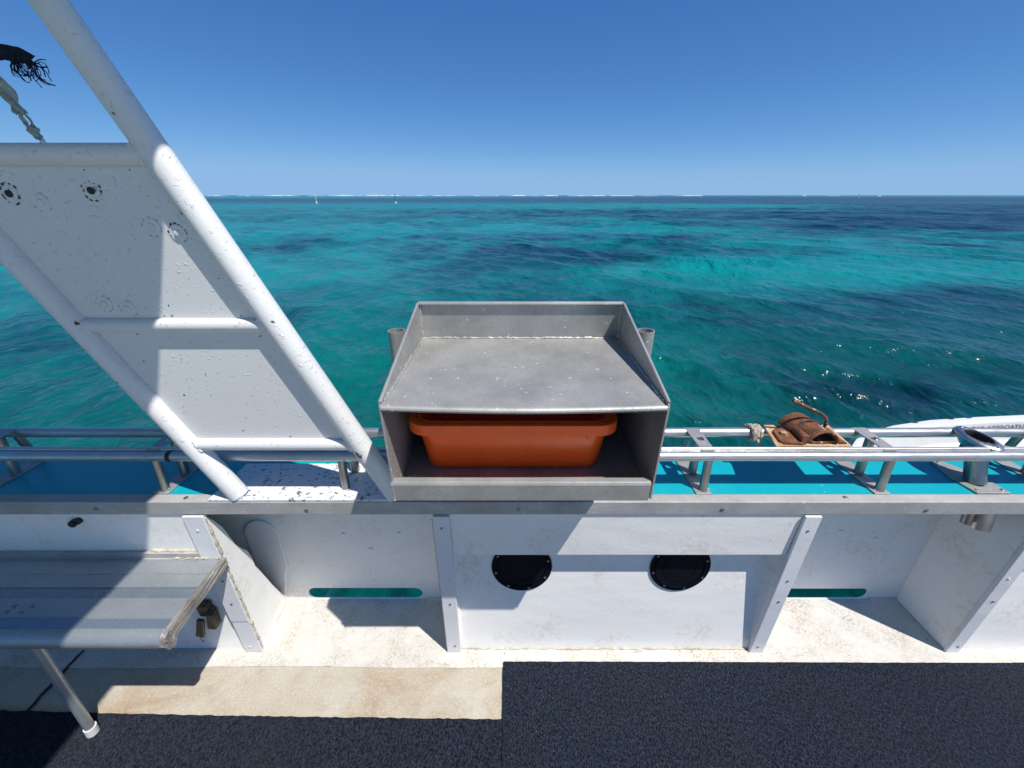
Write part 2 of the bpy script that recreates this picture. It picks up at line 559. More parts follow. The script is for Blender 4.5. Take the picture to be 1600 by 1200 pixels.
# ------------------------------------------------------------------ the sea
WATER_Z = -0.60
def build_sea():
    r1 = np.exp(np.linspace(math.log(1.6), math.log(260), 1080))
    r2 = np.exp(np.linspace(math.log(260), math.log(40000), 60))[1:]
    rad = np.concatenate([r1, r2])
    a1 = np.linspace(R(-72), R(72), 760)
    a2 = np.linspace(R(72), R(288), 70)[1:-1]
    ang = np.concatenate([a1, a2])
    nr, na = len(rad), len(ang)
    Rg, Ag = np.meshgrid(rad, ang, indexing='ij')
    x = Rg * np.sin(Ag); y = Rg * np.cos(Ag)
    z = np.zeros_like(x); dx = np.zeros_like(x); dy = np.zeros_like(x)
    cell = Rg * 0.0047
    base = math.atan2(-0.62, -0.78)
    for i in range(110):
        lam = 0.16 * (8.0 / 0.16) ** rng.random()
        th = base + rng.normal(0, 0.34 if lam > 0.45 else 0.55)
        kk = 2 * math.pi / lam
        slope = 0.031 * (0.75 + 0.5 * rng.random()) * (0.6 if lam < 0.25 else 1.3 if lam < 1.1 else 1.15 if lam < 2.6 else (2.6 / lam) ** 0.8)
        amp = slope / kk
        ph = rng.random() * 2 * math.pi
        fade = np.clip((lam / cell - 2.5) / 3.0, 0, 1)
        arg = kk * (x * math.cos(th) + y * math.sin(th)) + ph
        s, c = np.sin(arg), np.cos(arg)
        z += amp * fade * s
        dx += amp * fade * c * math.cos(th) * 0.75
        dy += amp * fade * c * math.sin(th) * 0.75
    # uneven gusts over the surface
    gust = 0.75 + 0.35 * np.sin(0.21 * x + 0.13 * y + 1.0) * np.sin(0.11 * x - 0.23 * y + 2.0)
    damp = np.clip((Rg - 1.6) / 0.8, 0.25, 1)
    z *= gust * damp
    far = 1 - np.clip((Rg - 150) / 100, 0, 1)
    z *= far
    X, Y, Z = x + dx * far, y + dy * far, z + WATER_Z
    co = np.stack([X, Y, Z], -1).reshape(-1, 3)
    ii, jj = np.meshgrid(np.arange(nr - 1), np.arange(na), indexing='ij')
    j2 = (jj + 1) % na
    quads = np.stack([ii * na + jj, (ii + 1) * na + jj, (ii + 1) * na + j2, ii * na + j2], -1).reshape(-1, 4)
    ctr = len(co)
    co = np.vstack([co, [[0, 0, WATER_Z]]])
    tri = np.stack([np.arange(na), (np.arange(na) + 1) % na, np.full(na, ctr)], -1)
    me = bpy.data.meshes.new('sea')
    nl = quads.size + tri.size
    me.vertices.add(len(co)); me.loops.add(nl); me.polygons.add(len(quads) + len(tri))
    me.vertices.foreach_set('co', co.astype(np.float32).ravel())
    me.loops.foreach_set('vertex_index', np.concatenate([quads[:, ::-1].ravel(), tri[:, ::-1].ravel()]).astype(np.int32))
    starts = np.concatenate([np.arange(len(quads)) * 4, len(quads) * 4 + np.arange(len(tri)) * 3])
    me.polygons.foreach_set('loop_start', starts.astype(np.int32))
    me.update(calc_edges=True)
    me.polygons.foreach_set('use_smooth', np.ones(len(me.polygons), dtype=bool))
    # reef and weed beds under the water, by place: (x, y, half length x, half length y, depth of tone)
    reef = np.full(len(co), 0.34)
    for (cx, cy, rx, ry, s) in REEF:
        d = ((co[:, 0] - cx) / rx) ** 2 + ((co[:, 1] - cy) / ry) ** 2
        reef += s * np.exp(-d)
    a = me.attributes.new('reef', 'FLOAT', 'POINT')
    a.data.foreach_set('value', reef.astype(np.float32))
    g = np.clip(1.25 - np.hypot(co[:, 0], co[:, 1]) / 13.0, 0, 1)
    a = me.attributes.new('near_green', 'FLOAT', 'POINT')
    a.data.foreach_set('value', g.astype(np.float32))
    me.materials.append(M['water'])
    o = bpy.data.objects.new('sea', me)
    put(o, (0, 0, 0))
    # the bed below, a coarse sheet with the same reef beds
    rb = np.concatenate([np.linspace(0.05, 40, 60), np.exp(np.linspace(math.log(40), math.log(40000), 70))[1:]])
    ab = np.linspace(0, 2 * math.pi, 181)[:-1]
    Rb, Ab = np.meshgrid(rb, ab, indexing='ij')
    cb = np.stack([Rb * np.sin(Ab), Rb * np.cos(Ab), np.full_like(Rb, -3.3)], -1).reshape(-1, 3)
    nb_ = len(ab)
    fb = [(i * nb_ + j, i * nb_ + (j + 1) % nb_, (i + 1) * nb_ + (j + 1) % nb_, (i + 1) * nb_ + j) for i in range(len(rb) - 1) for j in range(nb_)]
    mb = bpy.data.meshes.new('seabed')
    mb.from_pydata(cb.tolist(), [], fb)
    rv = np.full(len(cb), 0.34)
    for (cx, cy, rx, ry, s) in REEF:
        rv += s * np.exp(-(((cb[:, 0] - cx) / rx) ** 2 + ((cb[:, 1] - cy) / ry) ** 2))
    at = mb.attributes.new('reef', 'FLOAT', 'POINT')
    at.data.foreach_set('value', rv.astype(np.float32))
    mb.materials.append(M['seabed'])
    ob = bpy.data.objects.new('seabed', mb)
    put(ob, (0, 0, 0))
    tag(ob, 'pale sand and dark reef under the clear water', 'seabed', kind='structure')
    tag(o, 'choppy turquoise lagoon water with dark reef patches', 'sea', kind='structure')

REEF = [
    # x, y, rx, ry, tone
    (2.0, 17.0, 4.6, 3.0, 0.62), (-1.0, 14.0, 3.2, 1.4, 0.20), (5.5, 25.0, 9.0, 3.0, 0.22),
    (7.5, 6.6, 4.4, 2.0, 0.62), (4.2, 4.6, 2.2, 0.9, 0.32), (11.0, 9.2, 5.0, 1.6, 0.30),
    (14.0, 14.0, 7.0, 2.2, -0.35), (7.5, 13.0, 4.0, 2.2, -0.42),
    (45.0, 45.0, 34.0, 14.0, 0.42), (95.0, 95.0, 60.0, 40.0, 0.45), (30.0, 33.0, 12.0, 4.0, 0.25),
    (30.0, 105.0, 62.0, 20.0, -0.75), (-50.0, 100.0, 60.0, 14.0, -0.70),
    (60.0, 260.0, 400.0, 75.0, 0.55), (-120.0, 230.0, 160.0, 50.0, 0.40),
    (400.0, 600.0, 500.0, 500.0, 0.55), (-300.0, 900.0, 700.0, 350.0, -0.1),
    (-22.0, 48.0, 26.0, 5.0, 0.22), (8.0, 62.0, 30.0, 7.0, 0.30), (-8.0, 30.0, 9.0, 3.5, -0.25),
    (10.0, 30.0, 9.0, 3.0, -0.45), (-6.0, 8.0, 3.0, 2.0, 0.10), (-9.5, 6.0, 3.2, 1.4, 0.12),
    (-7.5, 12.0, 4.0, 1.6, -0.18), (1.8, 6.0, 1.6, 1.6, -0.26), (2.2, 3.8, 1.4, 0.9, -0.30), (-2.0, 6.3, 1.8, 1.6, -0.24),
    (-1.5, 3.6, 2.0, 0.9, -0.12), (-14.0, 20.0, 5.0, 3.0, 0.05),
]
build_sea()

# ------------------------------------------------------------------ deck of the boat
def deck_sheets():
    bm = nb()
    box(bm, (-3.6, -2.6, -0.03), (3.6, 1.150, 0.0))
    tag(obj('deck', bm, 'nonskid', smooth=False), 'beige stained nonskid deck of the boat', 'deck', kind='structure')
    # white coated margin along the wall, its inboard edge hand painted
    n = 160
    edge = []
    for i in range(n + 1):
        x = -3.6 + 7.2 * i / n
        y = 0.869 + 0.003 * math.sin(x * 5.1) + random.uniform(-0.0012, 0.0012)
        y += 0.006 * max(0, math.sin(x * 23.0) * math.sin(x * 7.3) - 0.45)
        edge.append((x, y, 0.0))
    loop = edge + [(3.6, 1.155, 0.0), (-3.6, 1.155, 0.0)]
    bm = prism(nb(), loop, (0, 0, 0.004))
    tag(obj('deck_margin', bm, 'margin', smooth=False), 'white coated waterway strip along the bulwark foot', 'deck', kind='structure')
    # open seam across the deck
    bm = nb()
    pts = [(-1.722 + random.uniform(-0.003, 0.003), 0.93 - 0.02 * i, 0.0046) for i in range(0, 14)]
    L = [(x - 0.006 + random.uniform(-0.002, 0.001), y, z) for x, y, z in pts]
    Rr = [(x + 0.005 + random.uniform(-0.001, 0.002), y, z) for x, y, z in pts]
    prism(bm, L + Rr[::-1], (0, 0, 0.0008))
    s = obj('deck_seam', bm, 'rubber', smooth=False)
    tag(s, 'dark open seam across the deck under the bench', 'seam', kind='structure')
deck_sheets()

def carpet(name, x0, x1, yl, yr, y_in, mat, label, thick=0.009, wav=0.0015):
    nx = 220
    bm = nb()
    ed = []
    for i in range(nx + 1):
        t = i / nx
        x = x0 + (x1 - x0) * t
        y = yl + (yr - yl) * t + random.uniform(-wav, wav) * 0.5 + wav * 0.8 * math.sin(x * 2.3 + 1)
        ed.append((x, y, 0.005))
    side = [(x1 + random.uniform(-wav, wav) * 0.6, yr - (yr - y_in) * k / 60, 0.005) for k in range(1, 60)]
    side2 = [(x0 + random.uniform(-wav, wav) * 0.6, y_in + (yl - y_in) * k / 60, 0.005) for k in range(1, 60)]
    prism(bm, ed + side + [(x1, y_in, 0.005), (x0, y_in, 0.005)] + side2, (0, 0, thick))
    tag(obj(name, bm, mat, smooth=False, bevel=0.002, seg=1), label, 'carpet', 'navy deck carpets')
carpet('carpet', -0.033, 3.5, 0.884, 0.880, -0.25, 'carpet', 'wide navy carpet covering the deck on the right, up to the white margin')  # both carpets cut short out of view so bare deck bounces more light
carpet('carpet', -3.5, -0.0345, 0.752, 0.698, -0.25, 'carpet_rib', 'ribbed navy carpet on the left, its edge further from the wall', 0.008, 0.003)

# ------------------------------------------------------------------ bulwark
bul = thing('bulwark', 'white bulwark with ribs, panels and two drain slots along the boat side', 'bulwark', (0, 1.05, 0))
# outer skin, leaning slightly outwards, with stadium shaped drain slots
def stadium(x0, x1, z0, z1, n=8):
    r = (z1 - z0) / 2
    zc = (z0 + z1) / 2
    pts = []
    for k in range(n + 1):
        a = -math.pi/2 + math.pi * k / n
        pts.append((x1 - r + r * math.cos(a), zc + r * math.sin(a)))
    for k in range(n + 1):
        a = math.pi/2 + math.pi * k / n
        pts.append((x0 + r + r * math.cos(a), zc + r * math.sin(a)))
    return pts
LEAN = 0.05
def wy(z): return 1.152 + LEAN * z
slots = [stadium(-0.915, -0.402, 0.006, 0.072), stadium(1.07, 1.60, 0.006, 0.068), stadium(-3.1, -2.6, 0.018, 0.07), stadium(2.9, 3.3, 0.018, 0.07)]
bm = prism(nb(), [(-3.6, wy(0), 0), (3.6, wy(0), 0), (3.6, wy(0.742), 0.742), (-3.6, wy(0.742), 0.742)], (0, 0.007, 0),
           [[(x, wy(z), z) for x, z in s] for s in slots])
obj('side_skin', bm, 'gelcoat', bul, smooth=False, bevel=0.002)
bm = nb()
prism(bm, [(-3.6, 1.120, -0.031), (-3.6, 1.150, -0.031), (-3.6, 1.10, -1.5), (-3.6, 1.05, -1.5)], (7.2, 0, 0))
obj('hull_side', bm, 'hull', bul, smooth=False)
# rounded fillet where deck and skin meet
bm = nb()
N = 10
prof = [(1.153, 0.0035)] + [(1.153 - 0.026 * (1 - math.sin(math.pi/2 * k / N)), 0.0035 + 0.020 * (1 - math.cos(math.pi/2 * k / N)) * 0.7) for k in range(N + 1)]
for xa, xb in ((-2.58, -0.93), (-0.385, 1.055), (1.615, 2.88)):
    prism(bm, [(xa, y, z) for y, z in [(1.154, 0.0036), (1.122, 0.0036), (1.135, 0.0065), (1.145, 0.0120), (1.1535, 0.0175)]], (xb - xa, 0, 0))
obj('fillet', bm, 'margin', bul)

def pfront(z): return 0.9350 + 0.0135 * z / 0.72          # front line of the ribs
def rib(x0, x1, full=True, split=False):
    h = bpy.data.objects.new('rib', None)
    if full:
        loop = [(x0 + 0.004, pfront(0), 0.004), (x0 + 0.004, 1.156, 0.004), (x0 + 0.004, 1.190, 0.738), (x0 + 0.004, pfront(0.738), 0.738)]
        r = obj('rib', prism(nb(), loop, (x1 - x0 - 0.008, 0, 0)), 'gelcoat', bul, smooth=False, bevel=0.006)
    else:
        loop = [(0.9365, 0.004), (1.036, 0.004), (1.044, 0.16), (1.047, 0.40), (1.040, 0.442), (1.022, 0.475), (1.006, 0.515), (0.998, 0.56), (0.986, 0.62), (0.966, 0.672), (0.952, 0.700), (0.9485, 0.738)]
        bm = prism(nb(), [(x0 + 0.004, y, z) for y, z in loop], (x1 - x0 - 0.004, 0, 0))
        r = obj('rib', bm, 'gelcoat', bul, smooth=False, bevel=0.012, seg=3)
        loop = [(1.020, 0.40), (1.043, 0.40), (1.070, 0.302), (1.100, 0.176), (1.136, 0.045), (1.15, 0.004), (1.02, 0.004)]
        obj('gusset', prism(nb(), [(x0 + 0.014, y, z) for y, z in loop], (x1 - x0 - 0.022, 0, 0)), 'gelcoat', r, smooth=False, bevel=0.010, seg=3)
    bpy.data.objects.remove(h)
    cuts = [(0.006, 0.190), (0.1935, 0.716)] if split else [(0.006, 0.716)]
    for i, (za, zb) in enumerate(cuts):
        t = 0.013 if i == len(cuts) - 1 else 0.0105
        loop = [(x0, pfront(za) - 0.001, za), (x0, pfront(zb) - 0.001, zb), (x0, pfront(zb) - t, zb), (x0, pfront(za) - t, za)]
        fb = obj('facing_bar', prism(nb(), loop, (x1 - x0, 0, 0)), 'bar', r, smooth=False, bevel=0.002)
    return r
RX = [(-2.285, -2.225, True), (-1.068, -1.000, False), (-0.258, -0.204, True), (0.950, 1.004, True), (1.735, 1.788, True), (2.95, 3.0, True)]
ribs = [rib(a, b, f, not f) for a, b, f in RX]
def screw(c, n, r, parent, mat='screw', name='screw'):
    return obj(name, disc(nb(), c, n, r, 0.0015, 12, 0.0012), mat, parent)
for (a, b, f), rb in zip(RX, ribs):
    for z in (0.05, 0.30, 0.42, 0.66):
        screw(((a + b) / 2 + random.uniform(-0.004, 0.006), pfront(z) - 0.0135, z + random.uniform(-0.01, 0.01)), (0, -1, 0.02), 0.0042, rb, 'screw' if random.random() < 0.6 else 'bar')
# cracked sealant along the near edge of the rib beside the bench
bead('sealant_bead', (-0.998, 0.942, 0.705), (-0.999, 0.931, 0.02), 0.0042, 'sealant', ribs[1], 0.009, 0.6)
bead('sealant_bead', (-0.260, 0.941, 0.70), (-0.260, 0.932, 0.02), 0.0022, 'sealant', ribs[2], 0.01, 0.6)

# boards under the gunwale and the sloping panels below, between pairs of ribs
def bay(x0, x1):
    bm = box(nb(), (x0, 0.9465, 0.528), (x1, 0.962, 0.735))
    bd = obj('upper_board', bm, 'gelcoat', bul, smooth=False, bevel=0.003)
    lo, hi = 0.938, 1.011
    bm = prism(nb(), [(x0 + 0.001, lo, 0.004), (x0 + 0.001, hi, 0.56), (x0 + 0.001, hi + 0.02, 0.56), (x0 + 0.001, lo + 0.02, 0.004)], (x1 - x0 - 0.002, 0, 0))
    return bd, obj('lower_panel', bm, 'gelcoat', bul, smooth=False, bevel=0.002)
b_mid, p_mid = bay(-0.206, 0.952)
b_left, p_left = bay(-2.227, -1.066)
b_right, p_right = bay(1.786, 2.952)
for pa, x0, x1 in ((p_mid, -0.2, 0.945),):
    bead('sealant_bead', (x0, 0.9365, 0.006), (x1, 0.9365, 0.006), 0.0035, 'sealant', pa, 0.014, 0.7)
# flared fillets between the middle panel and the ribs either side
for s, xr in ((1, -0.208), (-1, 0.954)):
    bm = nb()
    loop = [(xr, 0.944, 0.006), (xr, 1.004, 0.53), (xr + s * 0.030, 1.006, 0.53), (xr + s * 0.020, 0.944, 0.006)]
    a = [bm.verts.new(p) for p in loop]
    c = [bm.verts.new((xr, 0.938, 0.006)), bm.verts.new((xr, 0.972, 0.53))]
    bm.faces.new([a[0], a[3], c[0]]); bm.faces.new([a[1], c[1], a[2]])
    bm.faces.new([c[0], a[3], a[2], c[1]]); bm.faces.new([a[0], c[0], c[1], a[1]]); bm.faces.new([a[0], a[1], a[2], a[3]])
    obj('corner_fillet', bm, 'gelcoat', p_mid, smooth=False)

# two black round inspection hatches in the middle panel, their tops behind the board
pn = Vector((0, -1, (1.011 - 0.938) / 0.556)).normalized()
pu = Vector((1, 0, 0)); pv = pn.cross(pu)
def on_panel(x, z): return Vector((x, 0.938 + (1.011 - 0.938) * (z - 0.004) / 0.556, z))
for hx, lab in ((0.036, 'black hatch nearer the left rib, partly shaded'), (0.620, 'black hatch nearer the right rib')):
    c = on_panel(hx, 0.418)
    h = obj('inspection_hatch', disc(nb(), c, pn, 0.111, 0.006, 64), 'black', bul, angle=30)
    h['label'] = lab
    obj('hatch_cover', disc(nb(), c + pn * 0.006, pn, 0.088, 0.003, 56), 'black', h, angle=30)
    for rr, hh in ((0.1035, 0.0022), (0.090, 0.0042), (0.060, 0.0022)):
        off = 0.0060 if rr > 0.095 else 0.0088
        obj('moulded_ring', pipe(nb(), c + pn * off, c + pn * (off + hh), rr + 0.0028, rr - 0.0028, 64), 'black', h)
    obj('bedding_ring', pipe(nb(), c + pn * 0.0002, c + pn * 0.0025, 0.1145, 0.1112, 64), 'white_rubber', h)
    for k in range(8):
        a = 2 * math.pi * (k + 0.35) / 8
        p = c + (pu * math.cos(a) + pv * math.sin(a)) * 0.100 + pn * 0.0063
        screw(p, pn, 0.0048, h)
# vertical rounded cover on the skin behind the gusset
bm = nb()
pr = [(-1.105, 0.0), (-1.105, 0.36)] + [(-1.035 - 0.07 * math.cos(math.pi * k / 12), 0.385 + 0.075 * math.sin(math.pi * k / 12)) for k in range(13)] + [(-0.966, 0.20), (-0.985, 0.165), (-1.02, 0.0)]
prism(bm, [(x, 1.1445 + 0.05 * z, z + 0.004) for x, z in pr], (0, 0.010, 0))
obj('conduit_cover', bm, 'gelcoat', bul, smooth=True, bevel=0.009, seg=4)
# dents of old plugged holes in the skin
for x, z, r in ((-0.60, 0.30, 0.011), (-0.70, 0.385, 0.008), (-0.47, 0.39, 0.008), (1.36, 0.40, 0.009), (1.52, 0.36, 0.011)):
    screw((x, wy(z) - 0.0008, z), (0, -1, 0), r, bul, 'gelcoat', 'plug')
# black knob on the left board
kb = obj('rubber_knob', disc(nb(), (-1.432, 0.9465, 0.687), (0, -1, 0), 0.012, 0.016, 20, 0.004), 'rubber', b_left)
obj('rubber_knob', disc(nb(), (-1.418, 0.9465, 0.693), (0, -1, 0), 0.011, 0.010, 20, 0.003), 'rubber', b_left)
# seat catch on the left panel below the bench
lt = obj('seat_catch', box(nb(), (-1.190, 0.938, 0.205), (-1.150, 0.968, 0.262)), 'brass', p_left, smooth=False, bevel=0.004)
obj('catch_bracket', prism(nb(), [(-1.172, 0.925, 0.15), (-1.138, 0.925, 0.145), (-1.134, 0.925, 0.225), (-1.150, 0.925, 0.235)], (0, 0.035, 0)), 'brass', lt, smooth=False, bevel=0.003)
obj('catch_tongue', prism(nb(), [(-1.225, 0.918, 0.115), (-1.195, 0.918, 0.105), (-1.165, 0.918, 0.205), (-1.188, 0.918, 0.212)], (0, 0.012, 0)), 'brass', lt, smooth=False, bevel=0.003)
obj('catch_screw', tube(nb(), [(-1.215, 0.925, 0.10), (-1.220, 0.928, 0.075), (-1.226, 0.935, 0.055)], 0.003, 8), 'screw', lt)

# ------------------------------------------------------------------ side deck with metal trim
sd = thing('side_deck', 'turquoise painted side deck with aluminium edge trim below the rails', 'side deck', (0, 1.08, 0.745))
obj('deck_top', box(nb(), (-3.6, 0.9485, 0.744), (3.6, 1.232, 0.769)), 'turq', sd, smooth=False, bevel=0.004)
bm = nb()
prism(bm, [(-3.6, y, z) for y, z in ((0.9405, 0.7215), (0.9405, 0.7735), (0.978, 0.7735), (0.978, 0.7695), (0.9475, 0.7695), (0.9475, 0.7215))], (7.2, 0, 0))
tr = obj('edge_trim', bm, 'alu_dull', sd, smooth=False, bevel=0.002)
for x in (-2.6, -1.98, -1.333, -0.66, 0.02, 0.675, 1.331, 2.0, 2.65):
    screw((x, 0.9403, 0.744 + random.uniform(-0.004, 0.004)), (0, -1, 0), 0.0065, tr)
for x in (-2.2, -1.05, 0.30, 1.075, 2.3):
    screw((x, 0.961 + random.uniform(-0.005, 0.005), 0.7736), (0, 0, 1), 0.007, tr)
bm = nb()
prism(bm, [(-3.6, 1.233, 0.70), (-3.6, 1.262, 0.71), (-3.6, 1.262, 0.755), (-3.6, 1.233, 0.765)], (7.2, 0, 0))
obj('rubbing_strake', bm, 'rubber', sd, smooth=False, bevel=0.006)

# ------------------------------------------------------------------ guard rail
RZ = 0.902
rail = thing('guard_rail', 'stainless guard rail of two tubes on short posts above the side deck', 'guard rail', (0, 1.07, 0.773))
def wavy(y, z, a=0.0012): return [(-3.6 + 7.2 * i / 60, y + random.uniform(-a, a) * 0.5, z + a * math.sin(i * 0.9) * 0.6) for i in range(61)]
obj('outer_tube', tube(nb(), wavy(1.146, RZ), 0.0170, 24), 'steel', rail)
obj('inner_tube', tube(nb(), wavy(1.0125, RZ - 0.003), 0.0160, 24), 'steel', rail)
obj('inner_rod', tube(nb(), wavy(1.031, RZ + 0.011, 0.0008), 0.0080, 16), 'steel', rail)
obj('tube_sleeve', tube(nb(), [(-1.098, 1.0125, RZ - 0.003), (-1.086, 1.0125, RZ - 0.003)], 0.0178, 24), 'rubber', rail)
def stanchion(x, top=True, name='stanchion', wide=0.026):
    bm = prism(nb(), [(x - wide, 0.980, 0.7692), (x + wide, 0.980, 0.7692), (x + wide, 1.185, 0.7692), (x - wide, 1.185, 0.7692)], (0, 0, 0.005))
    s = obj('base_plate', bm, 'alu', rail, smooth=False, bevel=0.0015)
    for yb, yt, r in ((0.999, 1.0125, 0.0130), (1.085, 1.100, 0.0140)):
        ht = RZ - 0.010 if yb < 1.05 else (RZ + 0.012 if top else RZ)
        obj('post', tube(nb(), [(x + 0.004, yb, 0.7738), (x + 0.004, yt, ht)], r, 20), 'steel_post', rail)
        bead('weld', (x - 0.013, yb, 0.775), (x + 0.021, yb, 0.775), 0.004, 'alu', s, 0.008)
    obj('post', tube(nb(), [(x - 0.006, 1.165, 0.7738), (x - 0.004, 1.150, RZ - 0.006)], 0.0125, 20), 'steel_post', rail)
    if top:
        h = circle((x + 0.002, 1.085, RZ + 0.0125), 0.0115, (1, 0, 0), (0, 1, 0), 20)
        bm = prism(nb(), [(x - 0.021, 1.020, RZ + 0.0125), (x + 0.021, 1.020, RZ + 0.0125), (x + 0.025, 1.153, RZ + 0.0125), (x - 0.024, 1.153, RZ + 0.0125)], (0, 0, 0.004), [h])
        obj('top_plate', bm, 'alu', rail, smooth=False, bevel=0.001)
for x in (0.628, 1.212, 1.80, -1.150, -1.745, 2.4, -2.4): stanchion(x)
stanchion(-0.552, top=False)

# ------------------------------------------------------------------ plated tube frame carrying the roof
FY = 0.966
fr = thing('roof_support_frame', 'slanting white tube frame with plate infill bolted to the side deck', 'frame', (-0.70, FY, 0.774))
bm = nb()
loop = [(-0.966, 0.9425), (-0.385, 0.9425), (-0.385, 1.128), (-0.955, 1.128)]
prism(bm, [(x, y, 0.7742) for x, y in loop], (0, 0, 0.008))
obj('base_plate', bm, 'frame_chip', fr, smooth=False, bevel=0.002)
def rtx(z): return -0.459 - 0.412 * (z - 0.9876)
def ltx(z): return -0.898 - 0.424 * (z - 0.829)
TOPZ = 2.60
def tub_line(fx, z0, z1, n=14): return [(fx(z0 + (z1 - z0) * i / n), FY, z0 + (z1 - z0) * i / n) for i in range(n + 1)]
obj('main_tube', tube(nb(), tub_line(rtx, 0.782, TOPZ), 0.0305, 32), 'frame', fr)
obj('rear_tube', tube(nb(), tub_line(ltx, 0.782, TOPZ), 0.0285, 32), 'frame', fr)
bz = [(1.728, 0.0225, 'cross_tube'), (1.348, 0.0185, 'cross_tube'), (0.979, 0.0195, 'cross_tube')]
for z, r, nme in bz:
    obj(nme, tube(nb(), [(ltx(z) + 0.008, FY, z), (rtx(z) - 0.010, FY, z)], r, 28), 'frame', fr)
# plates between tubes and cross tubes
for za, zb in ((0.980, 1.347), (1.349, 1.727)):
    loop = [(ltx(za), FY + 0.001, za), (rtx(za), FY + 0.001, za), (rtx(zb), FY + 0.001, zb), (ltx(zb), FY + 0.001, zb)]
    pl = obj('infill_plate', prism(nb(), loop, (0, 0.006, 0)), 'frame', fr, smooth=False)
def plate_flake(x, z, size, rot, parent, dark):
    n = 7
    loop = []
    for k in range(n):
        a = 2 * math.pi * k / n
        e = size * random.uniform(0.6, 1.3)
        u, v = e * 0.8 * math.cos(a), e * 1.5 * math.sin(a)
        loop.append((x + u * math.cos(rot) - v * math.sin(rot), FY + 0.0004, z + u * math.sin(rot) + v * math.cos(rot)))
    obj('paint_flake', prism(nb(), loop, (0, 0.0005, 0)), 'bare' if dark else 'screw', parent, smooth=False)
for x, z, dark in ((-0.938, 1.659, 1), (-1.124, 1.653, 1), (-1.063, 1.635, 0), (-0.834, 1.584, 0), (-0.779, 1.570, 2), (-1.027, 1.404, 0), (-0.973, 1.392, 0)):
    d = obj('bolt_washer', disc(nb(), (x, FY + 0.0008, z), (0, -1, 0), 0.0190 if dark != 1 else 0.0155, 0.0016, 28), 'frame_chip' if dark else 'frame', pl)
    obj('bolt_head', disc(nb(), (x, FY - 0.0008, z), (0, -1, 0), 0.0075, 0.0030, 8 if not dark else 20, 0.0015), 'rubber' if dark == 1 else 'frame', pl)
    # paint cracked and flaked round the washer
    nfl = {0: 9, 1: 12, 2: 15}[dark]
    for q in range(nfl):
        t = 2 * math.pi * (q + random.uniform(-0.35, 0.35)) / nfl
        rr_ = random.uniform(0.0175, 0.0225)
        plate_flake(x + rr_ * math.cos(t), z + rr_ * math.sin(t), random.uniform(0.0008, 0.0022 if not dark else 0.0036), t, pl, dark)
for _ in range(12):
    z = random.uniform(1.0, 1.71)
    x = ltx(z) + 0.035 + (rtx(z) - ltx(z) - 0.07) * random.random()
    plate_flake(x, z, random.choice((0.0010, 0.0014, 0.0022)), random.random() * 6, pl, 1)
for z, r, _ in bz:
    for _k in range(4):
        q = z + random.choice((-1, 1)) * (r + 0.006)
        if 0.985 < q < 1.715:
            plate_flake(ltx(q) + 0.03 + (rtx(q) - ltx(q) - 0.06) * random.random(), q, random.uniform(0.0012, 0.003), 1.57, pl, 1)
# weld fillets where the tubes meet
for z, r, _ in bz:
    for fx, s, rr in ((ltx, 1, 0.0265), (rtx, -1, 0.0285)):
        zz = [z - r * 0.9, z, z + r * 0.9]
        pts = [(fx(q) + s * (rr * 1.06), FY - r * 0.75, q) for q in zz]
        bead('weld', pts[0], pts[2], 0.0045, 'frame', fr, 0.007, 0.4)
bead('weld', (ltx(0.785) - 0.024, FY - 0.016, 0.784), (ltx(0.785) + 0.026, FY - 0.018, 0.784), 0.004, 'frame_chip', fr)

def tube_chip(fx, rr, z0, ang, size, mat):
    # thin irregular shell on the tube surface
    axis = Vector((fx(1.0) - fx(0.0), 0, 1)).normalized()
    u = Vector((0, -1, 0)); v = axis.cross(u)
    c = Vector((fx(z0), FY, z0))
    n = 22
    ring = []
    bm = nb()
    for k in range(n):
        a = 2 * math.pi * k / n
        r_ = size * (0.55 + 0.45 * random.random()) * (1 + 0.5 * math.cos(2 * a + 0.6))
        al = r_ * math.sin(a); tg = ang + r_ * 0.6 * math.cos(a) / rr
        ring.append(bm.verts.new(c + axis * al + (u * math.cos(tg) + v * math.sin(tg)) * (rr + 0.0006)))
    ctr = bm.verts.new(c + (u * math.cos(ang) + v * math.sin(ang)) * (rr + 0.0007))
    for k in range(n): bm.faces.new([ring[k], ring[(k + 1) % n], ctr])
    obj('bare_patch', bm, mat, fr)
for fx, rr, z0, an, sz, mt in ((rtx, 0.0305, 0.965, -0.35, 0.020, 'steel_post'), (rtx, 0.0305, 1.005, -0.9, 0.008, 'steel_post'), (rtx, 0.0305, 1.36, 0.5, 0.005, 'rust'), (ltx, 0.0285, 1.35, 0.9, 0.010, 'rust'), (ltx, 0.0285, 1.20, -0.3, 0.005, 'screw'), (ltx, 0.0285, 0.86, -0.9, 0.010, 'steel_post'), (rtx, 0.0305, 1.62, -0.6, 0.006, 'screw'), (rtx, 0.0305, 1.80, -0.2, 0.005, 'screw')):
    tube_chip(fx, rr, z0, an, sz, mt)

# the wheelhouse roof above, out of the picture, that shades the left
rf = thing('cabin_roof', 'flat white cabin roof over the left of the deck', 'roof', (-2.0, -0.4, 2.6))
obj('roof_slab', box(nb(), (-3.6, -2.3, 2.600), (-0.366, 1.30, 2.655)), 'roof', rf, smooth=False, bevel=0.012)
obj('roof_post', tube(nb(), [(-3.4, -2.1, 0.0), (-3.4, -2.1, 2.60)], 0.035, 20), 'frame', rf)
obj('roof_post', tube(nb(), [(-0.75, -2.1, 0.0), (-0.75, -2.1, 2.60)], 0.035, 20), 'frame', rf)

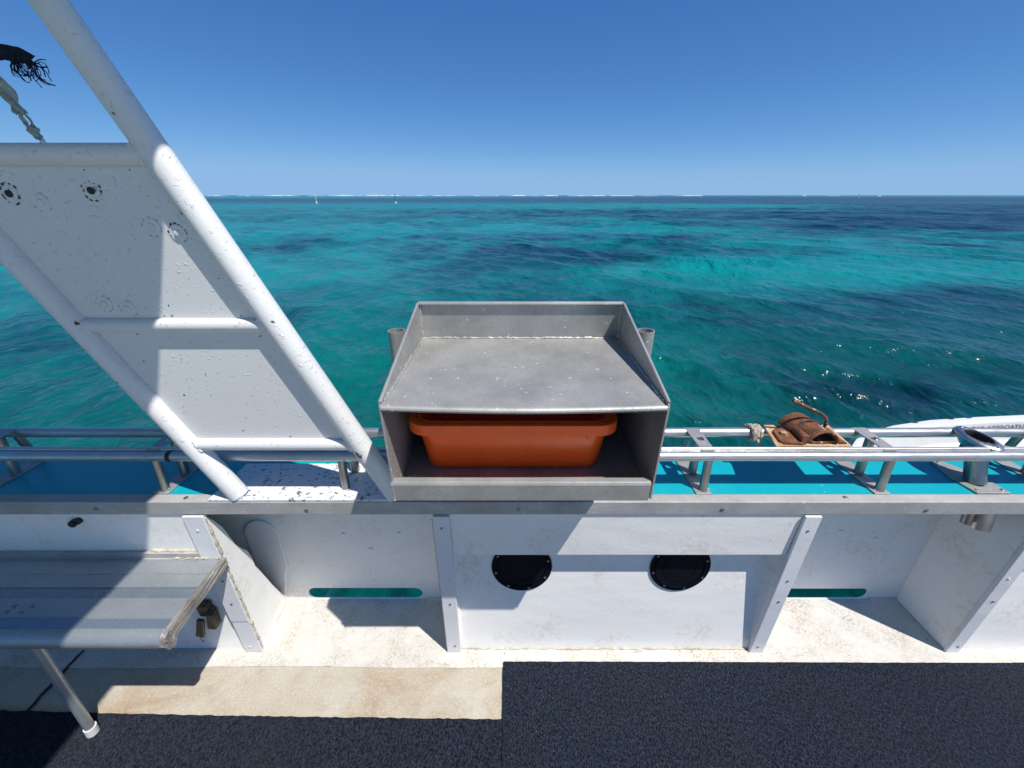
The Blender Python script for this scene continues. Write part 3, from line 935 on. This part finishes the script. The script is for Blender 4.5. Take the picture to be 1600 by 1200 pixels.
# ------------------------------------------------------------------ fold-down bench
SZ = 0.530
bn = thing('bench', 'grey aluminium bench seat on the left, worn end facing the rib', 'bench', (-1.8, 0.79, 0.0))
x0, x1 = -3.2, -0.996
prof = [(0.926, SZ)]
def groove(ya, yb, d): return [(ya, SZ), (ya - 0.0015, SZ - d), (yb + 0.0015, SZ - d), (yb, SZ)]
prof += groove(0.872, 0.868, 0.002) + groove(0.824, 0.786, 0.0050) + groove(0.726, 0.7225, 0.002)
prof += [(0.690, SZ)] + [(0.690 - 0.031 * math.sin(math.pi * k / 14), SZ - 0.031 + 0.031 * math.cos(math.pi * k / 14)) for k in range(1, 15)]
prof += [(0.700, SZ - 0.062), (0.700, SZ - 0.052), (0.690, SZ - 0.052), (0.676, SZ - 0.040), (0.676, SZ - 0.022), (0.690, SZ - 0.012), (0.926, SZ - 0.012)]
bm = prism(nb(), [(x0, y, z) for y, z in prof], (x1 - x0, 0, 0))
obj('seat', bm, 'alu_seat', bn, angle=25)
for ya, yb in ((0.8215, 0.7885), (0.7205, 0.6925)):
    zz = SZ - 0.0048 if ya > 0.8 else SZ + 0.0002
    obj('seat_strip', box(nb(), (x0, yb, zz), (x1 - 0.001, ya, zz + 0.0012)), 'alu_strip', bn, smooth=False)
bm = prism(nb(), [(x1 + 0.0005, y, z) for y, z in ((0.932, SZ + 0.004), (0.690, SZ + 0.003), (0.668, SZ - 0.006), (0.656, SZ - 0.028), (0.664, SZ - 0.052), (0.680, SZ - 0.060), (0.700, SZ - 0.040), (0.932, SZ - 0.026))], (0.016, 0, 0))
bmesh.ops.triangulate(bm, faces=bm.faces[:])
bmesh.ops.subdivide_edges(bm, edges=bm.edges[:], cuts=5, use_grid_fill=True)
for v in bm.verts:
    if v.co.x > x1 + 0.002:
        v.co += Vector((random.uniform(-0.004, 0.0015), 0, random.uniform(-0.0012, 0.0012)))
obj('end_plate', bm, 'alu_raw', bn, smooth=False)
bm = prism(nb(), [(x0, y, z) for y, z in ((0.9455, 0.5165), (0.9455, 0.552), (0.9325, 0.552), (0.9325, 0.5305), (0.927, 0.5305), (0.927, 0.5165))], (-1.006 - x0, 0, 0))
lg = obj('back_ledge', bm, 'alu_dull', bn, smooth=False, bevel=0.001)
bead('sealant_bead', (-1.24, 0.9445, 0.553), (-1.004, 0.9445, 0.553), 0.004, 'sealant', lg, 0.012, 0.8)
bead('sealant_bead', (-1.17, 0.9300, 0.533), (-1.004, 0.9300, 0.533), 0.003, 'sealant', lg, 0.012, 0.8)
leg = obj('leg', tube(nb(), [(-1.388, 0.684, SZ - 0.013), (-1.418, 0.664, 0.046)], 0.0132, 24), 'alu_seat', bn)
obj('rubber_foot', tube(nb(), [(-1.4178, 0.6642, 0.046), (-1.4205, 0.6625, 0.0135)], [0.0162, 0.0168], 24), 'white_rubber', leg)
leg2 = obj('leg', tube(nb(), [(-2.80, 0.682, SZ - 0.013), (-2.84, 0.664, 0.046)], 0.0132, 24), 'alu_seat', bn)
obj('rubber_foot', tube(nb(), [(-2.8398, 0.6642, 0.046), (-2.8425, 0.6625, 0.0135)], [0.0162, 0.0168], 24), 'white_rubber', leg2)
for x, y in ((-1.508, 0.742), (-1.466, 0.742), (-1.509, 0.760), (-1.451, 0.760)):
    obj('rivet', disc(nb(), (x, y, SZ - 0.0002), (0.2, 0.4, 1), 0.0055, 0.002, 14, 0.002), 'screw', bn)

# ------------------------------------------------------------------ bait cutting station on the rail
bx = thing('bait_station', 'weathered aluminium bait table with open shelf mounted on the guard rail', 'bait table', (0.026, 1.07, 0.92))
X0, X1, YF, YB, ZB, ZT = -0.292, 0.346, 0.738, 1.190, 0.972, 1.236
T = 0.005
def side_loop(x):
    pts = [(YF, ZB), (YF, ZT - 0.004), (YF + 0.006, ZT + 0.008)]
    pts += [(YB - 0.020, 1.348), (YB - 0.008, 1.354), (YB, 1.352), (YB, ZB)]
    return [(x, y, z) for y, z in pts]
sl = obj('side_panel', prism(nb(), side_loop(X0), (T, 0, 0)), 'alu', bx, smooth=False, bevel=0.0012)
sr = obj('side_panel', prism(nb(), side_loop(X1 - T), (T, 0, 0)), 'alu', bx, smooth=False, bevel=0.0012)
# rolled top rims of the sides and the back
for x, p in ((X0 + T / 2, sl), (X1 - T / 2, sr)):
    obj('rim', tube(nb(), rounded([(x, YF + 0.004, ZT + 0.006), (x, YB - 0.014, 1.351), (x, YB - 0.003, 1.345)], 0.006), 0.0042, 10), 'alu', p)
bk = obj('back_panel', box(nb(), (X0 + T, YB - T, ZB), (X1 - T, YB, 1.350)), 'alu', bx, smooth=False)
obj('rim', prism(nb(), [(X0 + 0.004, y, z) for y, z in ((YB + 0.001, 1.3505), (YB - 0.016, 1.3505), (YB - 0.016, 1.3475), (YB - 0.013, 1.3545), (YB - 0.002, 1.3555))], (X1 - X0 - 0.008, 0, 0)), 'alu', bk, smooth=False, bevel=0.001)
# table top, its front edge sagging slightly, rolled over
bm = nb()
NX = 24
rows = []
for k in range(NX + 1):
    t = k / NX
    x = X0 + T + (X1 - X0 - 2 * T) * t
    sag = -0.007 * math.sin(math.pi * t)
    row = [(x, YB - T, ZT), (x, YF + 0.10, ZT + sag * 0.25), (x, YF + 0.010, ZT + sag)]
    for q in range(1, 9):
        a = math.pi * q / 8
        row.append((x, YF + 0.010 - 0.012 * math.sin(a), ZT + sag - 0.008 + 0.008 * math.cos(a)))
    row += [(x, YF + 0.030, ZT + sag - 0.016), (x, YF + 0.030, ZT + sag - 0.006), (x, YB - T, ZT - 0.006)]
    rows.append([bm.verts.new(p) for p in row])
for a, b in zip(rows, rows[1:]):
    for q in range(len(a)):
        bm.faces.new([a[q], a[(q + 1) % len(a)], b[(q + 1) % len(b)], b[q]])
bm.faces.new(rows[0]); bm.faces.new(rows[-1][::-1])
tt = obj('table_top', bm, 'alu', bx, angle=30)
bead('weld', (X0 + T + 0.002, YF + 0.02, ZT + 0.001), (X0 + T + 0.002, YB - T, ZT + 0.001), 0.0042, 'alu', tt, 0.008, 0.5)
bead('weld', (X1 - T - 0.002, YF + 0.02, ZT + 0.001), (X1 - T - 0.002, YB - T, ZT + 0.001), 0.0036, 'alu', tt, 0.008, 0.5)
bead('weld', (X0 + T, YB - T - 0.001, ZT + 0.001), (X1 - T, YB - T - 0.001, ZT + 0.001), 0.0040, 'alu', tt, 0.008, 0.5)
for x in (X0 + T + 0.001, X1 - T - 0.001):
    bead('weld', (x, YB - T - 0.001, ZT), (x, YB - T - 0.001, 1.345), 0.004, 'alu', bk, 0.008, 0.5)
obj('shelf_floor', box(nb(), (X0 + T, YF + 0.006, ZB + 0.006), (X1 - T, YB - T, ZB + 0.011)), 'alu', bx, smooth=False)
bm = prism(nb(), [(X0 - 0.001, y, z) for y, z in ((YF - 0.003, ZB - 0.002), (YF - 0.005, ZB + 0.048), (YF - 0.001, ZB + 0.055), (YF + 0.015, ZB + 0.056), (YF + 0.017, ZB + 0.052), (YF + 0.003, ZB + 0.048), (YF + 0.004, ZB - 0.002))], (X1 - X0 + 0.002 - 0.010, 0, 0))
obj('front_lip', bm, 'alu', bx, smooth=False, bevel=0.0015)
bead('weld', (X0 + 0.002, YF - 0.003, ZB), (X0 + 0.001, YF - 0.004, ZB + 0.05), 0.003, 'alu', bx, 0.007)
for x, nx_ in ((-0.350, X0), (0.406, X1)):
    rt = obj('rod_tube', pipe(nb(), (x, 1.12, 1.02), (x, 1.125, 1.282), 0.0255, 0.0220), 'alu', bx, angle=40)
    lo, hi = (x + 0.020, nx_ + 0.001) if x < 0 else (nx_ - 0.001, x - 0.020)
    obj('tube_tab', box(nb(), (lo, 1.112, 1.05), (hi, 1.118, 1.235)), 'alu', rt, smooth=False)
for x in (-0.19, 0.25):
    obj('mounting_foot', prism(nb(), [(x, 0.985, RZ + 0.0205), (x, 1.17, RZ + 0.0205), (x, 1.17, ZB + 0.006), (x, 0.95, ZB + 0.006), (x, 0.95, ZB - 0.012), (x, 0.985, ZB - 0.02)], (0.04, 0, 0)), 'alu', bx, smooth=False, bevel=0.002)

# ------------------------------------------------------------------ orange tub on the shelf
tb = thing('plastic_tub', 'orange plastic tub on the open shelf of the bait table', 'tub', (0.003, 0.97, 0.984))
def rrect(cx, cy, hx, hy, r, z, n=7):
    pts = []
    for sx, sy, a0 in ((1, 1, 0), (-1, 1, 90), (-1, -1, 180), (1, -1, 270)):
        for k in range(n + 1):
            a = R(a0 + 90 * k / n)
            pts.append((cx + sx * (hx - r) + r * math.cos(a), cy + sy * (hy - r) + r * math.sin(a), z))
    return pts
def loft(bm, loops, close_first=False, close_last=False):
    rr = [[bm.verts.new(p) for p in lp] for lp in loops]
    for a, b in zip(rr, rr[1:]):
        n = len(a)
        for k in range(n):
            bm.faces.new([a[k], a[(k+1) % n], b[(k+1) % n], b[k]])
    if close_first: bm.faces.new(rr[0][::-1])
    if close_last: bm.faces.new(rr[-1])
    return bm
cx, cy = 0.003, 0.968
zb, zt = 0.9835, 1.146
L = [rrect(cx, cy, 0.226, 0.116, 0.035, zb), rrect(cx, cy, 0.234, 0.124, 0.040, zb + 0.006), rrect(cx, cy, 0.248, 0.142, 0.045, zt - 0.030),
     rrect(cx, cy, 0.2485, 0.1425, 0.045, zt - 0.028),
     rrect(cx, cy, 0.249, 0.144, 0.045, zt - 0.006), rrect(cx, cy, 0.247, 0.142, 0.045, zt - 0.002),
     rrect(cx, cy, 0.241, 0.136, 0.042, zt - 0.004), rrect(cx, cy, 0.228, 0.120, 0.038, zb + 0.010), rrect(cx, cy, 0.20, 0.09, 0.03, zb + 0.005)]
obj('tub_body', loft(nb(), L, True, True), 'orange', tb, angle=50)
L = [rrect(cx, cy, 0.250, 0.145, 0.046, zt - 0.004), rrect(cx, cy, 0.258, 0.154, 0.050, zt), rrect(cx, cy, 0.266, 0.162, 0.052, zt - 0.004), rrect(cx, cy, 0.267, 0.163, 0.052, zt - 0.032),
     rrect(cx, cy, 0.264, 0.160, 0.052, zt - 0.032), rrect(cx, cy, 0.262, 0.158, 0.050, zt - 0.008), rrect(cx, cy, 0.250, 0.145, 0.046, zt - 0.010)]
obj('tub_rim', loft(nb(), L + [L[0]]), 'orange', tb, angle=50)
for x in (-0.19, 0.19):
    obj('rim_tab', box(nb(), (x - 0.004, cy - 0.159, zt - 0.046), (x + 0.004, cy - 0.139, zt - 0.028)), 'orange', tb, smooth=False, bevel=0.001)

# ------------------------------------------------------------------ rusty pipe clamp on a plate across the rails
PZ = RZ + 0.0170
cl = thing('pipe_clamp', 'rusty hinged pipe clamp with bent handle on a stained plate', 'clamp', (0.975, 1.07, PZ))
bm = prism(nb(), [(0.850, 1.020, PZ), (1.094, 1.020, PZ), (1.112, 1.146, PZ), (0.884, 1.146, PZ)], (0, 0, 0.006))
obj('plate', bm, 'rust_plate', cl, smooth=False, bevel=0.0015)
P0 = PZ + 0.006
# saddle: an arched sheet whose axis runs outboard
def arch(bm, cx, y0, y1, r, t, a0, a1, cz, n=18, sk=0.0):
    out = [(cx + (r) * math.cos(R(a0 + (a1 - a0) * k / n)), cz + r * math.sin(R(a0 + (a1 - a0) * k / n))) for k in range(n + 1)]
    inn = [(cx + (r - t) * math.cos(R(a0 + (a1 - a0) * k / n)), cz + (r - t) * math.sin(R(a0 + (a1 - a0) * k / n))) for k in range(n + 1)]
    loop = [(x, y0, z) for x, z in out + inn[::-1]]
    return prism(bm, loop, (sk, y1 - y0, 0))
obj('saddle', arch(nb(), 1.002, 1.022, 1.085, 0.052, 0.005, 8, 168, P0 - 0.002, sk=-0.012), 'rust', cl, bevel=0.001)
obj('saddle', arch(nb(), 0.989, 1.089, 1.140, 0.056, 0.006, 15, 165, P0 - 0.002, sk=-0.012), 'rust', cl, bevel=0.001)
obj('lower_strap', prism(nb(), [(x, 1.028, z) for x, z in [(0.962, P0 + 0.012), (0.972, P0 + 0.004), (0.990, P0 + 0.001), (1.012, P0 + 0.003), (1.036, P0 + 0.007), (1.060, P0 + 0.004), (1.084, P0 + 0.001), (1.084, P0 + 0.005), (1.060, P0 + 0.009), (1.036, P0 + 0.012), (1.012, P0 + 0.008), (0.990, P0 + 0.006), (0.976, P0 + 0.008), (0.967, P0 + 0.015)]], (-0.006, 0.100, 0)), 'rust', cl, smooth=False)
obj('hinge_barrel', tube(nb(), [(0.945, 1.026, P0 + 0.019), (0.957, 1.130, P0 + 0.019)], 0.0125, 16), 'rust', cl)
bm = prism(nb(), [(0.872, 1.040, P0), (0.880, 1.026, P0), (0.940, 1.020, P0), (0.952, 1.115, P0), (0.900, 1.112, P0), (0.884, 1.095, P0)], (0, 0, 0.008))
obj('hinge_ear', bm, 'rust', cl, smooth=False, bevel=0.002)
obj('bolt_head', disc(nb(), (0.905, 1.075, P0 + 0.008), (0, 0, 1), 0.011, 0.008, 6, 0.002), 'rust_plate', cl)
obj('hinge_ear', prism(nb(), [(1.036, 1.036, P0), (1.078, 1.040, P0), (1.088, 1.115, P0), (1.046, 1.120, P0)], (0, 0, 0.007)), 'rust', cl, smooth=False, bevel=0.002)
obj('handle', tube(nb(), rounded([(1.044, 1.086, P0 + 0.004), (1.046, 1.088, P0 + 0.056), (1.020, 1.092, P0 + 0.078), (0.918, 1.098, P0 + 0.122)], 0.016), 0.0050, 14), 'rust', cl)

cl.location.y += 0.014

# rope hitched round the outer rail
rp = thing('rope', 'frayed rope hitched round the outer rail beside the rusty clamp', 'rope', (0.845, 1.146, 0.885))
def coil(cx, w, turns, r, rr, n=90):
    return [(cx - w / 2 + w * t + 0.003 * math.sin(9 * t), 1.146 + r * math.cos(2 * math.pi * turns * t), RZ + r * math.sin(2 * math.pi * turns * t)) for t in [k / n for k in range(n + 1)]]
obj('hitch', tube(nb(), coil(0.842, 0.030, 2.6, 0.0240, 0), [0.0076 * (1 + 0.16 * math.sin(i * 2.2)) for i in range(91)], 10, jitter=0.10), 'rope', rp)
obj('hitch', tube(nb(), [(0.836, 1.120, RZ - 0.014), (0.844, 1.116, RZ + 0.004), (0.846, 1.128, RZ + 0.022), (0.838, 1.146, RZ + 0.029)], 0.0065, 10, jitter=0.12), 'rope', rp)
obj('tail', tube(nb(), [(0.850, 1.124, RZ - 0.012), (0.856, 1.100, RZ - 0.034), (0.866, 1.072, RZ - 0.040), (0.874, 1.052, RZ - 0.036), (0.880, 1.040, RZ - 0.040)], [0.0062, 0.0068, 0.0078, 0.0084, 0.006], 10, jitter=0.15), 'rope', rp)

# ------------------------------------------------------------------ rod holder set through the side deck
rh = thing('rod_holder', 'tilted steel rod holder with oval flange set through the side deck', 'rod holder', (1.56, 1.03, 0.7695))
base = Vector((1.572, 1.035, 0.7695))
ax = Vector((-0.10, 0.34, 1.0)).normalized()
bm = prism(nb(), [(1.522, 0.981, 0.7694), (1.632, 0.981, 0.7694), (1.628, 1.06, 0.7694), (1.575, 1.155, 0.7694), (1.535, 1.155, 0.7694), (1.512, 1.06, 0.7694)], (0, 0, 0.006))
obj('base_plate', bm, 'alu', rh, smooth=False, bevel=0.0015)
for x, y in ((1.535, 0.995), (1.618, 0.995), (1.552, 1.142)): screw((x, y, 0.7755), (0, 0, 1), 0.006, rh)
top = base + ax * 0.150
obj('tube', pipe(nb(), base + ax * 0.004, top, 0.0275, 0.0245, 32), 'steel_post', rh, angle=40)
obj('lower_tube', pipe(nb(), base + Vector((0.060, -0.010, -0.028)), base + Vector((0.082, -0.022, -0.172)), 0.0300, 0.027, 32), 'steel', rh, angle=40)
obj('drain_spigot', pipe(nb(), base + Vector((0.016, -0.010, -0.028)), base + Vector((0.030, -0.020, -0.158)), 0.0150, 0.012, 24), 'steel_post', rh, angle=40)
# oval flange with a hole, its long axis running outboard
fu = Vector((1, 0, 0)); fn = Vector((0.0, -0.06, 1)).normalized(); fv = fn.cross(fu)
fc = top + Vector((0, 0, 0.004))
def oval(c, a, b, n=40): return [c + fu * (a * math.cos(2*math.pi*k/n)) + fv * (b * math.sin(2*math.pi*k/n)) for k in range(n)]
lv = [(0.043, 0.068, 0.0), (0.045, 0.070, 0.004), (0.042, 0.067, 0.009), (0.034, 0.050, 0.012), (0.029, 0.042, 0.012), (0.026, 0.038, 0.006), (0.0245, 0.036, -0.03), (0.027, 0.039, -0.03)]
bm = loft(nb(), [oval(fc + fn * h, a, b) for a, b, h in lv] + [oval(fc, 0.043, 0.068)])
obj('flange', bm, 'bright_steel', rh, angle=60)
obj('liner', loft(nb(), [oval(fc + fn * 0.0118, 0.0295, 0.0425), oval(fc + fn * 0.0140, 0.0275, 0.0400), oval(fc + fn * 0.010, 0.0240, 0.0355), oval(fc - fn * 0.02, 0.0230, 0.0330), oval(fc - fn * 0.08, 0.022, 0.022)], False, True), 'rubber', rh, angle=60)
for s in (-1, 1): screw(fc + fv * (0.058 * s) + fn * 0.0098, fn, 0.005, rh)
# short support strap from the inner rail to the flange
obj('support_strap', prism(nb(), [(1.540, 1.040, RZ + 0.004), (1.650, 1.040, RZ + 0.004), (1.600, 1.075, RZ + 0.004), (1.540, 1.075, RZ + 0.004)], (0, 0, 0.003)), 'alu', rh, smooth=False)

# ------------------------------------------------------------------ tender lying alongside
td = thing('tender_boat', 'white open tender lying alongside on the right, bow to the left', 'boat', (3.6, 1.95, WATER_Z))
ST = [ # x, near y, far y, gunwale z
    (2.075, 1.93, 1.95, 0.185), (2.12, 1.80, 2.03, 0.180), (2.20, 1.72, 2.095, 0.175), (2.32, 1.63, 2.185, 0.168), (2.50, 1.54, 2.285, 0.162), (2.75, 1.47, 2.380, 0.156),
    (3.10, 1.42, 2.465, 0.150), (3.50, 1.39, 2.510, 0.150), (3.95, 1.38, 2.545, 0.150), (4.5, 1.38, 2.555, 0.152), (5.2, 1.40, 2.54, 0.155), (5.25, 1.40, 2.54, 0.155)]
def section(s, w_rim, first):
    x, yn, yf, g = s
    c = (yn + yf) / 2; h = (yf - yn) / 2
    rim = min(w_rim, h * 0.55)
    return [(x, c, -0.85 + 0.55 * max(0, (2.8 - x) / 0.75)), (x, c + h * 0.72, -0.50 + 0.3 * max(0, (2.8 - x) / 0.75)), (x, c + h * 0.97, g - 0.05), (x, c + h, g - 0.045), (x, c + h, g),
            (x, c + h - rim * 0.45, g + 0.006), (x, c + h - rim, g), (x, c + h - rim - 0.02 * min(1, h), g - 0.15), (x, c, g - 0.165),
            (x, c - h + rim + 0.02 * min(1, h), g - 0.15), (x, c - h + rim, g), (x, c - h + rim * 0.45, g + 0.006), (x, c - h, g), (x, c - h, g - 0.045), (x, c - h * 0.97, g - 0.05), (x, c - h * 0.72, -0.50 + 0.3 * max(0, (2.8 - x) / 0.75))]
bm = loft(nb(), [section(s, 0.085, False) for s in ST], True, True)
obj('hull', bm, 'tender', td, angle=35)
def far_inner(x, dz):
    for a, b in zip(ST, ST[1:]):
        if a[0] <= x <= b[0]:
            t = (x - a[0]) / (b[0] - a[0])
            yf = a[2] + (b[2] - a[2]) * t; g = a[3] + (b[3] - a[3]) * t
            return Vector((x, yf - 0.085 + dz * 0.02 / 0.15, g + dz))
txt = bpy.data.curves.new('lettering', 'FONT')
txt.body = 'BAR ARBROATH II'
txt.size = 0.058
txt.extrude = 0.0008
txo = bpy.data.objects.new('lettering_source', txt)
C.objects.link(txo)
bpy.context.view_layer.update()
me = bpy.data.meshes.new_from_object(txo.evaluated_get(bpy.context.evaluated_depsgraph_get()))
bpy.data.objects.remove(txo)
p0, p1 = far_inner(3.36, -0.060), far_inner(3.92, -0.060)
ux = (p1 - p0).normalized(); uz = (far_inner(3.5, -0.02) - far_inner(3.5, -0.12)).normalized(); un = ux.cross(uz)
mt = Matrix((ux, uz, un)).transposed().to_4x4()
me.transform(mt)
me.materials.append(M['ink'])
lo = bpy.data.objects.new('lettering', me)
put(lo, p0 + Vector((0, -0.004, 0)), td)
lo['label'] = 'small dark lettering along the inner side'
obj('bow_ring', tube(nb(), [(2.38 + 0.045 * math.cos(2*math.pi*k/20), 2.03 + 0.03 * math.sin(2*math.pi*k/20), 0.045 + 0.02 * math.sin(2*math.pi*k/20)) for k in range(21)], 0.009, 8), 'rubber', td)
for x in (2.62, 2.95, 3.27, 3.42):
    p = far_inner(x, 0.0) + Vector((0, 0.078, -0.001))
    obj('rim_scuff', box(nb(), p - Vector((0.02, 0.006, 0.004)), p + Vector((0.02, 0.009, 0.004))), 'rubber', td, smooth=False)

# ------------------------------------------------------------------ tattered rags on the halyard at the left
def ribbon(bm, pts, widths, up, t=0.0018, ripple=0.004):
    pts = [Vector(p) for p in pts]
    up = Vector(up).normalized()
    rings = []
    for i, (p, wd) in enumerate(zip(pts, widths)):
        d = (pts[min(i+1, len(pts)-1)] - pts[max(0, i-1)]).normalized()
        s = d.cross(up).normalized()
        n = 6
        row = []
        for k in range(n + 1):
            o = (k / n - 0.5) * wd
            row.append(p + s * o + up * (ripple * math.sin(k * 1.9 + i * 0.7)) + s * random.uniform(-1, 1) * 0.0012)
        rings.append([bm.verts.new(q) for q in row] + [bm.verts.new(q + up * t) for q in row[::-1]])
    for a, b in zip(rings, rings[1:]):
        n = len(a)
        for k in range(n): bm.faces.new([a[k], a[(k+1) % n], b[(k+1) % n], b[k]])
    bm.faces.new(rings[0][::-1]); bm.faces.new(rings[-1])
    return bm
RY = 1.22
hal = thing('halyard', 'thin signal line hanging from the roof that holds the two rags', 'line', (-1.39, RY, 1.90))
obj('line', tube(nb(), [(-1.392, RY, 1.90), (-1.385, RY, 2.2), (-1.38, RY, 2.6)], 0.004, 8), 'rope', hal)
def catm(pts, n=6):
    P = [Vector(p) for p in pts]
    P = [P[0]] + P + [P[-1]]
    out = []
    for i in range(1, len(P) - 2):
        for k in range(n):
            t = k / n
            a, b, c, d = P[i-1], P[i], P[i+1], P[i+2]
            out.append(0.5 * ((2*b) + (c - a)*t + (2*a - 5*b + 4*c - d)*t*t + (-a + 3*b - 3*c + d)*t**3))
    out.append(P[-2])
    return out
rg = thing('navy_rag', 'dark navy frayed rag streaming at the upper left', 'rag', (-1.38, RY, 1.95))
cp = catm([(-1.385, RY, 1.925), (-1.30, RY, 1.939), (-1.245, RY, 1.941), (-1.205, RY + 0.004, 1.936), (-1.180, RY, 1.922)])
obj('cloth', ribbon(nb(), cp, [0.022 + 0.010 * min(1, i / 14) for i in range(len(cp))], (0, -1, 0)), 'navy_cloth', rg, angle=60)
for i in range(34):
    t = random.random()
    s = Vector((-1.240 + 0.062 * t, RY - random.uniform(-0.006, 0.008), 1.930 - 0.008 * t))
    L = random.uniform(0.030, 0.062)
    pts = [s]
    ang = random.uniform(-1.35, -0.55)
    turn = random.choice((-0.32, -0.2, 0.2, 0.34))
    for k in range(9):
        ang += turn + random.uniform(-0.25, 0.25)
        if k == 3: turn = -1.3 * turn
        pts.append(pts[-1] + Vector((math.cos(ang), random.uniform(-0.3, 0.3), math.sin(ang))) * L / 9)
    obj('frayed_strand', tube(nb(), catm(pts, 3), random.uniform(0.0008, 0.0015), 6), 'navy_cloth', rg)
for a in (((-1.188, RY, 1.928), (-1.170, RY, 1.913), (-1.150, RY, 1.913)), ((-1.19, RY, 1.905), (-1.178, RY, 1.885), (-1.150, RY, 1.875))):
    obj('frayed_strand', tube(nb(), catm(a, 6), 0.0016, 6), 'navy_cloth', rg)
gg = thing('grey_rag', 'torn pale grey rag hanging below the navy one at the upper left', 'rag', (-1.36, RY, 1.93))
cp = catm([(-1.37, RY + 0.004, 1.925), (-1.318, RY, 1.90), (-1.285, RY, 1.865), (-1.268, RY - 0.004, 1.825), (-1.262, RY, 1.800)])
obj('cloth', ribbon(nb(), cp, [0.060 - 0.036 * i / len(cp) for i in range(len(cp))], (0, -1, 0), ripple=0.007), 'grey_cloth', gg, angle=60)
obj('cloth', ribbon(nb(), catm([(-1.268, RY, 1.802), (-1.266, RY, 1.785), (-1.262, RY, 1.770)]), [0.010] * 13, (0, -1, 0), ripple=0.002), 'grey_cloth', gg, angle=60)
obj('cloth', ribbon(nb(), catm([(-1.258, RY, 1.802), (-1.249, RY, 1.790), (-1.247, RY, 1.770)]), [0.0045] * 13, (0, -1, 0), ripple=0.001), 'grey_cloth', gg, angle=60)
obj('cloth', ribbon(nb(), catm([(-1.257, RY, 1.776), (-1.252, RY, 1.764), (-1.247, RY, 1.752), (-1.243, RY, 1.744)]), [0.020, 0.024, 0.026, 0.027, 0.028, 0.029, 0.030, 0.030, 0.029, 0.028, 0.026, 0.023, 0.022, 0.020, 0.018, 0.016, 0.012, 0.010, 0.006], (0, -1, 0), ripple=0.003), 'grey_cloth', gg, angle=60)
for i in range(9):
    s = Vector((-1.246 + random.uniform(-0.008, 0.010), RY, 1.746))
    obj('frayed_strand', tube(nb(), [s, s + Vector((random.uniform(-0.004, 0.006), 0, -0.008)), s + Vector((random.uniform(-0.006, 0.008), 0, -0.016))], 0.0007, 5), 'grey_cloth', gg)

rg.location += Vector((-0.014, 0, 0.026))
gg.location += Vector((-0.018, 0, 0.040))

# ------------------------------------------------------------------ far things
def beacon(px, d, label, mat):
    t = thing('channel_marker', label, 'marker', (px, d, WATER_Z), 'channel marker poles')
    obj('pole', tube(nb(), [(px, d, WATER_Z - 0.4), (px, d, WATER_Z + 2.55)], 0.075, 12), mat, t)
    obj('float_collar', loft(nb(), [circle((px, d, WATER_Z + z), r, (1, 0, 0), (0, 1, 0), 14) for r, z in ((0.20, 0.0), (0.23, 0.2), (0.17, 0.45), (0.09, 0.55))], True, True), 'marker_white', t)
    obj('top_mark', box(nb(), (px - 0.11, d - 0.11, WATER_Z + 2.3), (px + 0.11, d + 0.11, WATER_Z + 2.6)), mat, t, smooth=False)
beacon(-58.5, 128, 'pale marker pole in the water, left of the pair', 'marker_white')
beacon(-34.8, 128, 'dark marker pole in the water, nearer the tiny white boat', 'marker')
def far_boat(x, d, s, label):
    t = thing('distant_boat', label, 'boat', (x, d, WATER_Z))
    hull = [(-1, 0.0), (-1.0, 0.25), (1.25, 0.32), (0.95, 0.0)]
    obj('hull', prism(nb(), [(x + a * 5 * s, d - 1.4 * s, WATER_Z - 0.1 + b * 5 * s) for a, b in hull], (0, 2.8 * s, 0)), 'marker_white', t, smooth=False)
    obj('cabin', prism(nb(), [(x + a * s, d - 1.0 * s, WATER_Z + b * s) for a, b in ((-2.2, 1.2), (-1.9, 3.4), (1.2, 3.4), (2.4, 1.2))], (0, 2.0 * s, 0)), 'marker_white', t, smooth=False)
    obj('mast', tube(nb(), [(x - 0.6 * s, d, WATER_Z + 3.3 * s), (x - 0.6 * s, d, WATER_Z + 6.2 * s)], 0.12 * s, 8), 'marker_white', t)
far_boat(-285, 900, 1.3, 'tiny white boat on the horizon beside the dark marker pole')
far_boat(810, 950, 0.9, 'tiny white boat on the horizon at the right, apart from the surf')
beacon2 = thing('channel_marker', 'slim white pole on the horizon at the right', 'marker', (250, 310, WATER_Z), 'channel marker poles')
obj('pole', tube(nb(), [(250, 310, WATER_Z - 0.4), (250, 310, WATER_Z + 3.4)], 0.22, 10), 'marker_white', beacon2)
# surf breaking on the outer reef
def surf():
    bm = nb()
    r = random.Random(3)
    D = 1500
    x = -1900.0
    while x < 1250:
        dens = 0.95 if x < 350 else (0.55 if x < 700 else 0.22)
        L = r.uniform(8, 90)
        if r.random() < dens:
            h = r.choice((1.0, 1.5, 2.2, 3.2)) * r.uniform(0.7, 1.2)
            d = D + r.uniform(-60, 60)
            n = 12
            topp = [(x + L * i / n, h * math.sin(math.pi * i / n) ** 0.5 * r.uniform(0.55, 1.0)) for i in range(n + 1)]
            lo = [bm.verts.new((a, d - 8, WATER_Z - 0.1)) for a, _ in topp]
            cr = [bm.verts.new((a, d + r.uniform(-2, 2), WATER_Z + b)) for a, b in topp]
            hi = [bm.verts.new((a, d + 10, WATER_Z - 0.1)) for a, _ in topp]
            for i in range(n):
                bm.faces.new([lo[i], lo[i+1], cr[i+1], cr[i]]); bm.faces.new([cr[i], cr[i+1], hi[i+1], hi[i]])
        x += L * r.uniform(0.6, 1.0)
    o = obj('surf', bm, 'foam')
    tag(o, 'white line of surf breaking on the reef at the horizon', 'surf', kind='stuff')
surf()
